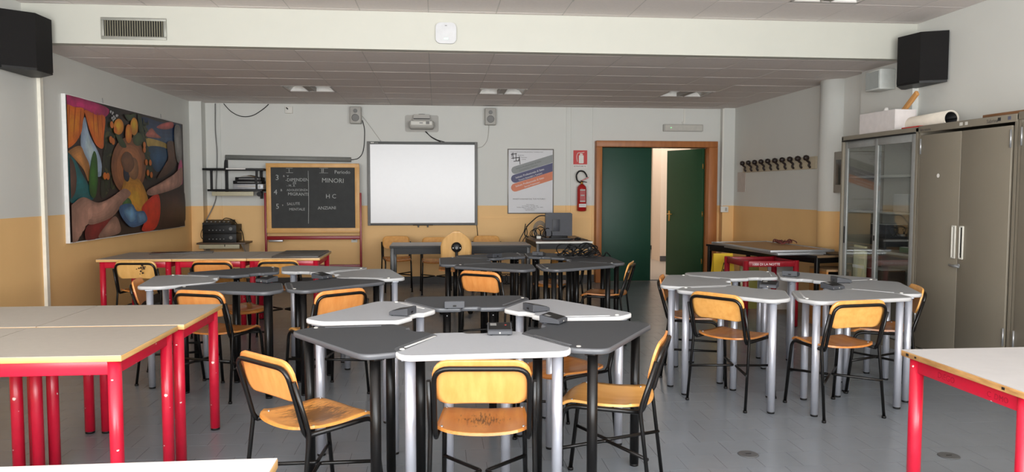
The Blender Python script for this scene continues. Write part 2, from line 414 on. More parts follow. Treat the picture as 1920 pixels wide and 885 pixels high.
# beam between the ceilings
bm_ = MB(); bm_.box(((XL+XR)/2, YB+.06, (ZC+ZH+.3)/2), (XR-XL, .12, ZH+.3-ZC))
struct(bm_.build('trim_1', BEAMW), 'white plaster beam across the room between the two ceilings')
# pillars and trims
struct(MB().box((XL+.085, D-.1, 1.35), (.17, .2, 2.7)).build('trim_2', WALL), 'square pillar in the back left corner')
struct(MB().box((XR-.09, D-.07, 1.35), (.18, .14, 2.7)).build('trim_3', WALL), 'square pillar in the back right corner')
struct(MB().cyl((4.60, 8.53, 0), (4.60, 8.53, 2.70), .175, 32).build('trim_4', WALL), 'round column against the right wall')
struct(MB().box((XR-.03, 7.45, 1.35), (.06, .9, 2.7)).build('trim_5', WALL), 'shallow pilaster on the right wall above the glass cabinet')
struct(MB().box((XL+.015, 7.29, 1.25), (.03, .05, 2.86)).build('trim_6', mat('conduit_plastic', (232, 228, 214), .4)), 'cream vertical cable duct on the left wall')
struct(MB().box((XR-.195, D-.152, 1.93), (.025, .025, 1.5)).build('trim_7', WHITE), 'white vertical cable duct in the back right corner')
for i, x in enumerate((-3.17, 1.99, 2.06, 2.40, 3.835)):
    z0 = 2.45 if x > 3 else .12
    struct(MB().box((x, D-.008, (z0+ZC)/2), (.022, .016, ZC-z0)).build('trim_%d' % (8+i), WALL if x < 3 else WHITE), 'thin vertical cable duct on the back wall')
struct(MB().box((.225, D-.006, 1.0), (4.33, .012, .016)).build('trim_13', WALL), 'thin horizontal cable duct on the yellow back wall')
bb = MB(); bb.box(((XL+.17+2.43)/2, D-.01, .055), (2.43-XL-.17, .02, .11)); struct(bb.build('baseboard_back', BASEB))
struct(MB().box((XL+.01, (YR+D-.2)/2, .055), (.02, D-.2-YR, .11)).build('baseboard_left', BASEB))
struct(MB().box((XR-.01, (9.6+D-.15)/2, .055), (.02, D-.15-9.6, .11)).build('baseboard_right', BASEB))
# corridor behind the door
struct(MB().box((4.0, D+3.4, -.06), (4.6, 6.4, .1)).build('floor_corridor', mat('corridor_tile', (150, 138, 126), .35, noise=.05, scale=3)))
struct(MB().box((4.0, 18.05, 1.5), (4.6, .2, 3.2)).build('wall_corridor_far', CREAM))
struct(MB().box((4.76, 15.3, 1.5), (.6, .6, 3.2)).build('wall_corridor_pier', CREAM))
struct(MB().box((1.75, D+3.3, 1.5), (.1, 6.3, 3.2)).build('wall_corridor_left', CREAM))
struct(MB().box((6.15, D+3.3, 1.5), (.1, 6.3, 3.2)).build('wall_corridor_right', CREAM))
struct(MB().box((3.95, D+3.4, 2.95), (4.5, 6.6, .1)).build('ceiling_corridor', WHITE))
struct(MB().box((3.95, 17.94, .05), (4.3, .02, .1)).box((4.76, 14.99, .05), (.6, .02, .1)).build('baseboard_corridor', BASEB))
nb = thing('notice_board', 'narrow brown framed notice board glimpsed in the corridor through the doorway', 'board', (5.45, 17.945, 1.5))
MB().box((0, -.025, 0), (.5, .05, .84)).build('frame', FRAMEW, nb); MB().box((.03, -.053, 0), (.42, .01, .76)).build('panel', CREAM, nb)
# door
d1 = MB()
for x in (DX0-.045, DX1+.07): d1.box((x, D-.01, DZ/2), (.09 if x < 3 else .14, .26, DZ), bev=.006)
d1.box(((DX0-.09+DX1+.14)/2, D-.01, DZ+.047), (DX1-DX0+.23, .26, .094), bev=.006)
dr = struct(d1.build('door_1', FRAMEW), 'wooden double door frame with two green leaves in the back wall')
lf = MB().box(((DX0+.005+3.335)/2, D+.045, DZ/2), (3.335-DX0-.01, .045, DZ-.01), bev=.003).build('door_leaf', GREEN, dr); lf['label'] = 'closed dark green left leaf'
ang = math.atan2(.90, -.43)
lf2 = MB().box((.41, 0, DZ/2+.003), (.82, .042, DZ-.02), bev=.003).build('door_leaf', GREEN2, dr, (DX1-.012, D+.05, 0), ang); lf2['label'] = 'right green leaf standing ajar into the corridor'
BRASS = mat('brass', (190, 150, 80), .3, metal=.9)
h = MB(); h.cyl((.75, .02, 1.03), (.75, .075, 1.03), .01); h.cyl((.76, .07, 1.03), (.64, .07, 1.03), .009); h.box((.75, .024, 1.0), (.035, .008, .17), bev=.003)
h.build('handle', BRASS, lf2)
for z in (.3, 1.05, 1.8): MB().cyl((.0, .02, z-.04), (.0, .02, z+.04), .009).build('hinge', BRASS, lf2)

# ------------------------------------------------------------------ modular trapezoid desks
S_, DEP, C1_, C2_ = .985, .50, .137, .16
def corner(P0, P1, P2, r, n=6):
    P0, P1, P2 = Vector(P0), Vector(P1), Vector(P2); u = (P0-P1).normalized(); v = (P2-P1).normalized()
    th = u.angle(v); t = min(r/math.tan(th/2), .48*(P0-P1).length, .48*(P2-P1).length); A = P1+u*t; B = P1+v*t
    return [tuple((1-k/n)**2*A+2*(k/n)*(1-k/n)*P1+(k/n)**2*B) for k in range(n+1)]
def desk_outline(ins=0):
    hs, hi = S_/2-C1_, S_/2-DEP/1.732
    V = [(-hs, 0), (hs, 0), (S_/2-C2_/1.732, C2_), (hi, DEP), (.06, DEP), (.045, DEP-.032), (-.045, DEP-.032), (-.06, DEP), (-hi, DEP), (-(S_/2-C2_/1.732), C2_)]
    r = [.08, .08, .12, .06, .012, .02, .02, .012, .06, .12]; out = []
    for i in range(len(V)): out += corner(V[i-1], V[i], V[(i+1) % len(V)], r[i])
    if ins:
        n = len(out); q = []
        for i in range(n):
            a, b, c = Vector(out[i-1]), Vector(out[i]), Vector(out[(i+1) % n]); t = (c-a).normalized(); q.append(tuple(b+Vector((-t.y, t.x))*ins))
        out = q
    return out
def make_desk(dark, label):
    t = thing('modular_desk', label, 'desk', (0, 0, 0), 0, 'six-sided clusters of modular desks')
    top, edge, leg = ((LTTOP, LTEDGE, SILV), (DKTOP, DKEDGE, BLEG), (GYTOP, GYEDGE, SILV))[dark]
    o0, o1, o2 = desk_outline(), desk_outline(.003), desk_outline(.007)
    m = MB(); rings = [[m.bm.verts.new((p[0], p[1], z)) for p in o] for o, z in ((o2, .717), (o0, .721), (o0, .738), (o1, .7415), (o2, .7424))]
    n = len(o0)
    for a, b in zip(rings, rings[1:]):
        for i in range(n): m._tag([m.bm.faces.new((a[i], a[(i+1) % n], b[(i+1) % n], b[i]))], True)
    m._tag([m.bm.faces.new(rings[0][::-1])], False); m.build('edge_band', edge, t)
    m = MB(); m._tag([m.bm.faces.new([m.bm.verts.new((p[0], p[1], .7428)) for p in o2])], False)
    fs = m.bm.faces[:]; bmesh.ops.extrude_face_region(m.bm, geom=fs); bmesh.ops.translate(m.bm, vec=(0, 0, -.002), verts=fs[0].verts[:])
    m.build('tabletop', top, t)
    for x, y in ((-.318, .082), (.318, .082), (-.136, .43), (.136, .43)):
        l = MB().cyl((x, y, .012), (x, y, .717), .0235, 20).build('leg', leg, t)
        MB().cyl((x, y, 0), (x, y, .0125), .0225, 16).build('foot_cap', BLKP, l)
        MB().box((x, y, .7125), (.075, .05, .009), bev=.002).build('leg_plate', leg, l)
        MB().lathe([(.004, .0225), (.004, .0255), (.002, .027)], 8, (x, y, .69), 'y').build('screw', ALU, l)
    # cable slot strip along the left slanted side, connector pin near the left tip
    a = Vector((-(S_/2-.20/1.732), .20)); b = Vector((-(S_/2-.44/1.732), .44)); d = (b-a).normalized(); nrm = Vector((d.y, -d.x)); a += nrm*.045; b += nrm*.045
    mid = (a+b)/2; MB().box((0, 0, 0), ((b-a).length, .013, .003), bev=.0012).build('cable_slot', edge, t, (mid.x, mid.y, .7435), math.atan2(d.y, d.x))
    MB().lathe([(.011, 0), (.011, .003), (.008, .005)], 14, (-.352, .135, .7425)).build('connector_pin', GREYP if dark == 1 else WHITE, t)
    return t
DESKS = [  # x, y, angle, dark, label
 (.205, 3.172, .040, 0, 'white-edged light desk nearest the camera, a chair pushed at its long side'),
 (.917, 3.513, 1.016, 1, 'charcoal desk at the near right of the middle front cluster, wedge device on it'),
 (.909, 4.469, 2.131, 0, 'light desk at the far right of the middle front cluster'),
 (.184, 4.935, 3.160, 1, 'charcoal desk at the far side of the front cluster, facing the whiteboard'),
 (-.540, 4.452, 4.196, 0, 'light desk at the far left of the front cluster, wedge device at its right end'),
 (-.513, 3.483, 5.315, 1, 'charcoal desk at the near left of the front cluster, no device on it'),
 (1.861, 4.848, -.873, 0, 'mid-grey desk at the near left of the right-hand silver-legged cluster'),
 (2.702, 4.548, .180, 0, 'mid-grey desk at the near right of the right-hand cluster, by the red table'),
 (3.338, 5.096, 1.216, 0, 'mid-grey desk of the right-hand cluster beside the grey metal cabinet'),
 (3.206, 5.925, 2.249, 0, 'mid-grey desk of the right-hand cluster in front of the glass cabinet'),
 (2.396, 6.247, 3.309, 0, 'mid-grey desk of the right-hand cluster nearest the red table frame'),
 (1.725, 5.701, 4.350, 0, 'mid-grey desk at the far left corner of the right-hand cluster, towards the door'),
 (-1.481, 5.336, -.304, 1, 'charcoal desk at the near left of the left cluster, behind the red tables'),
 (-.634, 5.530, .751, 1, 'charcoal desk at the near right of the left cluster'),
 (-.328, 6.354, 1.810, 0, 'grey desk at the right end of the left cluster, towards the teacher table'),
 (-.949, 6.973, 2.812, 0, 'grey desk at the far right of the left cluster, under the blackboard'),
 (-1.798, 6.780, 3.855, 1, 'charcoal desk at the far left of the left cluster, before the red wall tables'),
 (-2.178, 5.964, 4.879, 0, 'grey desk at the left end of the left cluster'),
 (.436, 6.683, -.564, 1, 'charcoal desk at the near left of the all-dark back cluster'),
 (1.331, 6.678, .523, 1, 'charcoal desk at the near right of the all-dark back cluster'),
 (1.773, 7.398, 1.557, 1, 'charcoal desk of the all-dark back cluster with the cable tangle, towards the green door'),
 (1.366, 8.140, 2.583, 1, 'charcoal desk at the far right of the all-dark back cluster, under the poster'),
 (.492, 8.171, 3.643, 1, 'charcoal desk at the far left of the all-dark back cluster, before the teacher table'),
 (.020, 7.414, 4.712, 1, 'charcoal desk at the left end of the all-dark back cluster, by the swivel chair')]
pd = [None, None, None]
for k, (x, y, a, dk, lab) in enumerate(DESKS):
    if k > 5 and not dk: dk = 2   # the desks of the left and right clusters have mid-grey tops
    if pd[dk] is None:
        pd[dk] = make_desk(dk, lab); pd[dk].location = (x, y, 0); pd[dk].rotation_euler = (0, 0, a)
    else: dup(pd[dk], (x, y, 0), a, lab)

# ------------------------------------------------------------------ school chairs
def make_chair(label, brace='x', seatm=None, backm=None):
    t = thing('school_chair', label, 'chair', (0, 0, 0), 0, 'plywood school chairs on black tube frames')
    r = .0105
    # seat: dished ply with rounded rear edge and waterfall front
    def seat(u, v):
        s = u*2-1; y = -.195+.40*v
        hw = .187-.018*max(0, v-.15)**1.5; hw *= (1-.0*v)
        # superelliptic rounding of the rear and front edges
        ry = -.195-.022*(1-s*s)+.045*abs(s)**6 if True else 0
        fy = .205-.03*abs(s)**4
        yy = ry+(fy-ry)*v
        x = s*hw
        z = .452+.012*s*s-.014*math.exp(-((v-.42)/.3)**2)*(1-.6*s*s)+.004
        if v > .82: z -= .022*((v-.82)/.18)**2
        if v < .14: z += .006*((.14-v)/.14)**2
        return (x, yy, z)
    MB().grid(seat, 16, 16, .011).build('seat', seatm or PLYS, t)
    # backrest: rounded rectangle bent in plan, leaning back
    def lean(z): return -.213-(z-.56)*.28
    P_ = rrect(.382, .176, .058, 0, .672, 6)
    def back(u, v):
        # map the unit square on to the rounded rectangle
        z = .584+.174*v; e = min(v, 1-v)*.174; rr = .056 if v > .5 else .07
        hw = .192
        if e < rr: hw = .192-rr+math.sqrt(max(0, rr*rr-(rr-e)**2))
        x = (u*2-1)*hw
        return (x, lean(z)-.012*(1-(x/.19)**2)+.012, z-.010*(x/.19)**2*(1 if v < .5 else .4))
    vs = [0, .03, .08, .16, .28, .42, .58, .72, .84, .92, .97, 1.0]
    m = MB(); nv = len(vs)-1; m.grid(lambda u, v: back(u, vs[int(round(v*nv))]), 14, nv, -.010); m.build('backrest', backm or PLYB, t)
    # continuous back arch, its rails run under the seat and turn down as the front legs
    yb = lambda z: lean(z)-.016
    ap = [(-.184, -.185, .437), (-.186, yb(.50)+.01, .46), (-.186, yb(.56), .56), (-.184, yb(.735), .725), (.184, yb(.735), .725), (.186, yb(.56), .56), (.186, yb(.50)+.01, .46), (.184, -.185, .437)]
    m = MB(); m.tube(fillet(ap, .06, 6), r, 10); m.build('back_frame', BLK, t)
    for s in (-1, 1):
        m = MB(); m.tube(fillet([(s*.184, -.187, .437), (s*.176, .165, .437), (s*.186, .215, .012)], .055, 6), r, 10); lg = m.build('leg', BLK, t)
        MB().cyl((s*.186, .2152, 0), (s*.186, .2152, .014), .014, 12).build('foot', BLKP, lg)
        m = MB(); m.tube(fillet([(s*.206, yb(.675)+.004, .675), (s*.206, yb(.46)+.012, .455), (s*.215, -.243, .012)], .03, 4), .0095, 10); lg = m.build('leg', BLK, t)
        MB().cyl((s*.215, -.243, 0), (s*.215, -.243, .014), .013, 12).build('foot', BLKP, lg)
        for y in (-.14, .13): MB().cyl((s*.165, y, .455), (s*.165, y, .468), .005, 8).build('rivet', ALU, t)
    if brace == 'x':
        z = .235; m = MB()
        for s in (-1, 1):
            m.tube(fillet([(s*.184, .188, z+.0), (s*.008, -.004, z), (s*.212, -.225, z)], .02, 4), .0085, 8)
        m.build('cross_brace', BLK, t)
    else:
        for s in (-1, 1): MB().tube([(s*.185, .19, .22), (s*.211, -.224, .22)], .0085, 8).build('side_stretcher', BLK, t)
        for y, hw, z in ((.197, .184, .16), (-.226, .209, .28)): MB().tube([(-hw, y, z), (hw, y, z)], .0085, 8).build('stretcher', BLK, t)
    return t
CH = [  # x, y, angle deg, kind, label
 (-.52, 3.36, -46, 'worn', 'ply chair at front left with a badly scuffed seat, its back to the camera'),
 (.192, 3.18, -5, 'scuffed', 'ply chair front centre, seen from behind, pushed to the white desk'),
 (.80, 3.54, 67, 'new', 'ply chair seen in profile on the right of the front cluster'),
 (.705, 4.255, 122, 'low', 'ply chair tucked under the far right light desk of the front cluster, only seat showing'),
 (-1.49, 5.507, -21.8, 'bars', 'ply chair behind the corner of the red tables at left, back to camera'),
 (-.80, 5.437, 37, 'new', 'ply chair at the near right desk of the left cluster, back above the white desk'),
 (2.02, 5.0, -51, 'plain', 'ply chair at the near left desk of the silver-legged cluster, back to camera'),
 (2.545, 4.70, 8, 'plain', 'ply chair at the near right desk of the silver-legged cluster, back to camera'),
 (3.13, 5.17, 70, 'plain', 'ply chair between the silver-legged cluster and the grey metal cabinet'),
 (2.0, 5.75, -111, 'bars', 'ply chair at the left end of the silver-legged cluster, edge-on towards the door'),
 (.49, 6.52, -33, 'new', 'ply chair with its back to the camera at the all-dark cluster'),
 (1.57, 7.12, 68, 'plain', 'reddish ply chair in profile at the right of the all-dark cluster, before the green door'),
 (1.24, 7.93, 140, 'plain', 'ply chair tucked behind the all-dark cluster, seat seen between black legs'),
 (-1.667, 6.63, 221, 'tucked', 'ply chair tucked under the far charcoal desk of the left cluster'),
 (-1.98, 6.0, 279.5, 'bars', 'ply chair at the left end of the left cluster, edge-on behind the red tables'),
 (-2.83, 7.80, -4, 'stain', 'ply chair with a dark stain on its back at the leftmost red wall table'),
 (-2.11, 7.76, -5, 'new', 'ply chair at the middle red wall table'),
 (-1.53, 7.80, 1, 'plain', 'ply chair at the rightmost red wall table under the blackboard'),
 (-.56, 10.92, 187, 'plain', 'ply chair behind the left end of the teacher table, facing the camera'),
 (-.02, 10.60, 180, 'plain', 'ply chair behind the middle of the teacher table, half hidden by the swivel chair'),
 (.70, 10.90, 176, 'plain', 'ply chair behind the right end of the teacher table, only its back showing')]
STAINB = wood('varnished_ply_stained', (222, 170, 96), (234, 186, 116), .3, (30, 30, 4))
protos = {}
for x, y, a, kd, lab in CH:
    if kd not in protos:
        t = {'worn': lambda: make_chair(lab, 'x', PLYW, PLYB), 'scuffed': lambda: make_chair(lab, 'x', PLYW2, PLYB), 'new': lambda: make_chair(lab, 'x', PLY, PLYB),
             'plain': lambda: make_chair(lab, 'x', PLYS, PLY), 'low': lambda: make_chair(lab, 'x', PLYS, PLY), 'tucked': lambda: make_chair(lab, 'x', PLYS, PLY), 'bars': lambda: make_chair(lab, 'bars', PLYS, PLYB), 'stain': lambda: make_chair(lab, 'x', PLYS, STAINB)}[kd]()
        protos[kd] = t; t.location = (x, y, 0); t.rotation_euler = (0, 0, R(a))
        if kd == 'stain':
            m = MB()
            for i in range(16):
                cx, cz = .07+random.gauss(0, .02), .69+random.gauss(0, .025)
                m.lathe([(random.uniform(.004, .011), -.2885-.0), (.003, -.2895)], 8, (cx, .012+.0, cz), 'y')
            m.build('dark_stain', mat('stain', (58, 40, 30), .8), t)
    else: dup(protos[kd], (x, y, 0), R(a), lab)
protos['tucked'].scale = (.95, .95, .94); protos['low'].scale = (.95, .95, .935); protos['scuffed'].scale = (1, 1, 1.025)
# bentwood swivel chair
t = thing('swivel_chair', 'bentwood swivel chair with black hub on its back, at the teacher table', 'chair', (.21, 8.98, 0), R(2))
def sb(u, v):
    z = .60+.36*v; e = min(1, max(0, v)); hw = .178*(1-.9*max(0, (v-.45)/.55)**2.6) if v > .45 else .178-.012*(.45-v)
    x = (u*2-1)*max(hw, .03); return (x, -.22-.05*v+.03*(x/.18)**2, z)
MB().grid(sb, 12, 16, .012).build('backrest', wood('bent_beech', (206, 158, 96), (222, 178, 116), .35, (26, 26, 4)), t)
MB().grid(lambda u, v: ((u*2-1)*(.2-.02*v), -.2+.42*v, .50+.015*(u*2-1)**2-.02*max(0, v-.8)*5*max(0, v-.8)), 10, 10, .014).build('seat', PLYS, t)
hb = MB().lathe([(.058, -.266), (.058, -.285), (.045, -.30), (.02, -.306)], 24, (0, 0, .775), 'y').build('back_hub', BLKP, t)
MB().lathe([(.018, -.305), (.018, -.312), (.01, -.314)], 14, (0, 0, .77), 'y').build('hub_cap', MIDP, hb)
for s in (-1, 1): MB().lathe([(.006, -.30), (.006, -.306)], 8, (s*.04, 0, .77), 'y').build('hub_screw', WHITE, hb)
MB().tube(fillet([(0, -.275, .78), (0, -.285, .62), (0, -.20, .46), (0, 0, .46)], .07, 5), .016, 10).build('back_bar', BLKP, t)
MB().cyl((0, 0, .10), (0, 0, .485), .025).build('gas_column', BLKP, t)
for i in range(5):
    a = i*2*pi/5+.3; l = MB().tube([(0, 0, .12), (.28*cos(a), .28*sin(a), .075)], .018, 8).build('base_arm', BLKP, t)
    MB().cyl((.28*cos(a)-.018*sin(a), .28*sin(a)+.018*cos(a), .028), (.28*cos(a)+.018*sin(a), .28*sin(a)-.018*cos(a), .028), .028, 14).build('caster', BLKP, l)

# ------------------------------------------------------------------ wedge devices on the desks
def make_device(label):
    t = thing('desk_device', label, 'device', (0, 0, 0), 0, 'dark wedge-shaped devices on the desks')
    prof = [(-.055, .004), (-.055, .020), (-.046, .026), (.052, .045), (.056, .041), (.056, .004)]
    m = MB(); m.prism(prof, -.058, .058, 'yz'); bmesh.ops.bevel(m.bm, geom=m.bm.edges[:], offset=.002, segments=1, affect='EDGES'); m.build('housing', DKPL, t)
    for x in (-.042, .042):
        for y in (-.042, .042): MB().cyl((x, y, 0), (x, y, .005), .006, 8).build('rubber_foot', BLKP, t)
    sl = math.atan2(.019, .098)
    m = MB(); m.box((0, 0, 0), (.104, .086, .0015), rot=Matrix.Rotation(sl, 4, 'X')); m.build('top_plate', BLKP, t, (0, .002, .0362))
    MB().box((-.03, .02, .0405), (.03, .03, .001), rot=Matrix.Rotation(sl, 4, 'X')).build('label_sticker', MIDP, t)
    MB().lathe([(.004, -.0555), (.004, -.057)], 10, (0, 0, .013), 'y').build('button', GREYP, t)
    MB().box((0, .0565, .018), (.02, .002, .010)).build('port', BLK, t)
    return t
DV = [(.296, 3.622, -.05, 'dark wedge device with a red dot on the nearest white desk'),
 (.60, 3.90, 1.016, 'dark wedge device on the near right charcoal desk of the front cluster'),
 (.56, 4.29, 2.0, 'dark wedge device on the far right light desk of the front cluster'),
 (.097, 4.45, 3.17, 'dark wedge device on the far charcoal desk, its pale back edge to the camera'),
 (-.19, 4.22, 4.3, 'dark wedge device on the far left light desk of the front cluster'),
 (-1.258, 5.80, -.6, 'dark wedge device on the near left charcoal desk of the left cluster'),
 (-.885, 6.0, 1.0, 'dark wedge device on the near right charcoal desk of the left cluster'),
 (.575, 7.72, 3.75, 'dark wedge device on the far left desk of the all-dark cluster'),
 (1.06, 7.92, 2.75, 'dark wedge device on the far right desk of the all-dark cluster'),
 (2.33, 5.17, -.6, 'dark wedge device on the near left desk of the silver-legged cluster'),
 (2.82, 5.86, 2.5, 'dark wedge device on the far right desk of the silver-legged cluster, at the back'),
 (2.745, 5.07, .4, 'dark wedge device on the near right desk of the silver-legged cluster'),
 (3.0, 5.42, 1.5, 'dark wedge device on the silver-legged cluster desk by the metal cabinet')]
p = None
for x, y, a, lab in DV:
    if p is None: p = make_device(lab); p.location = (x, y, .7429); p.rotation_euler = (0, 0, a)
    else: dup(p, (x, y, .7429), a, lab)
# red dot only on the nearest one
_d = [o for o in C.objects if o.get('label', '').startswith('dark wedge device with a red dot')][0]
MB().lathe([(.005, 0), (.005, .0012)], 10, (.028, .012, .0385)).build('red_dot', mat('red_dot', (210, 60, 50), .5), _d)

# ------------------------------------------------------------------ red-legged tables
def make_red_table(label, w_=.71, d_=.70, topm=None, edgem=None, dark_strip=False):
    """origin at the near right corner on the floor, extends to -x and +y"""
    t = thing('red_table', label, 'table', (0, 0, 0), 0, 'red-legged school tables')
    h = .745
    MB().box((-w_/2, d_/2, h-.0005), (w_-.003, d_-.003, .003)).build('tabletop', topm or REDTOP, t)
    m = MB(); m.box((-w_/2, d_/2, h-.0135), (w_, d_, .025), bev=.003); m.build('edge_band', edgem or EDGEW, t)
    for x, y in ((-w_+.045, .045), (-.045, .045), (-w_+.045, d_-.045), (-.045, d_-.045)):
        l = MB().cyl((x, y, .012), (x, y, h-.026), .0275, 22).build('leg', RED, t)
        MB().cyl((x, y, 0), (x, y, .0125), .026, 16).build('foot_cap', BLKP, l)
    for (c, dd) in (((-w_/2, .045, h-.058), (w_-.1, .026, .06)), ((-w_/2, d_-.045, h-.058), (w_-.1, .026, .06)), ((-.045, d_/2, h-.058), (.026, d_-.1, .06)), ((-w_+.045, d_/2, h-.058), (.026, d_-.1, .06))):
        MB().box(c, dd, bev=.004).build('apron', RED, t)
    return t
q = make_red_table('red-legged table at the near left, two rows back edge touching, right one of the front row'); q.location = (-1.30, 3.268, 0)
q['label'] = 'red-legged table at left, right-hand one of the nearer row'
dup(q, (-2.012, 3.268, 0), 0, 'red-legged table at left, cut by the photo edge in the nearer row')
dup(q, (-1.278, 3.992, 0), 0, 'red-legged table at left, right-hand one of the farther row')
dup(q, (-1.990, 3.992, 0), 0, 'red-legged table at left, second from the right in the farther row')
q = make_red_table('pale-topped table whose corner shows at the bottom left of the photo', .71, .70, PINKTOP, EDGEW); q.location = (-.407, 1.268, 0)
q = make_red_table('red-legged table at the right edge with a chipped wooden rim', .71, .70, mat('cool_grey_laminate', (180, 178, 177), .45, noise=.03), EDGEWORN); q.location = (2.697, 2.385, 0)
INK = mat('black_ink', (20, 18, 18), .8)
m = MB()
for y, s_ in ((.655, .012), (.60, .008), (.10, .010)):
    m.box((-.71-.0006, y, .732), (.0012, s_*1.5, s_), bev=.0005)
m.build('scribble', INK, q)
FADED = mat('faded_marker', (160, 14, 42), .6)
text('DIEGO', .034, FADED, 'scribble', q, (-.6785, .50, .672), (pi/2, 0, -pi/2))
text('C  DMO', .030, FADED, 'scribble', q, (-.6785, .22, .672), (pi/2, 0, -pi/2))
wt = make_red_table('leftmost red-legged table against the wall under the painting', .71, .86, REDTOP); wt.location = (-2.598, 7.785, 0)
dup(wt, (-1.884, 7.785, 0), 0, 'middle red-legged table of the row before the back left corner')
dup(wt, (-1.17, 7.785, 0), 0, 'rightmost red-legged table of the row, below the blackboard')

DKB = mat('dark_panel', (70, 64, 60), .35, noise=.05)  # thin slabs drawn for the darker rectangles on the tabletops
tag(MB().box((-1.42, 8.22, .7535), (.46, .76, .014), bev=.002).build('dark_slab', DKB), 'thin dark slab on the rightmost red wall table', 'board')
tag(MB().box((-2.72, 8.50, .7515), (.62, .22, .010), rot=Matrix.Rotation(.22, 4, 'Z'), bev=.002).build('dark_slab', DKB), 'thin dark slab at the back of the leftmost red wall table', 'board')
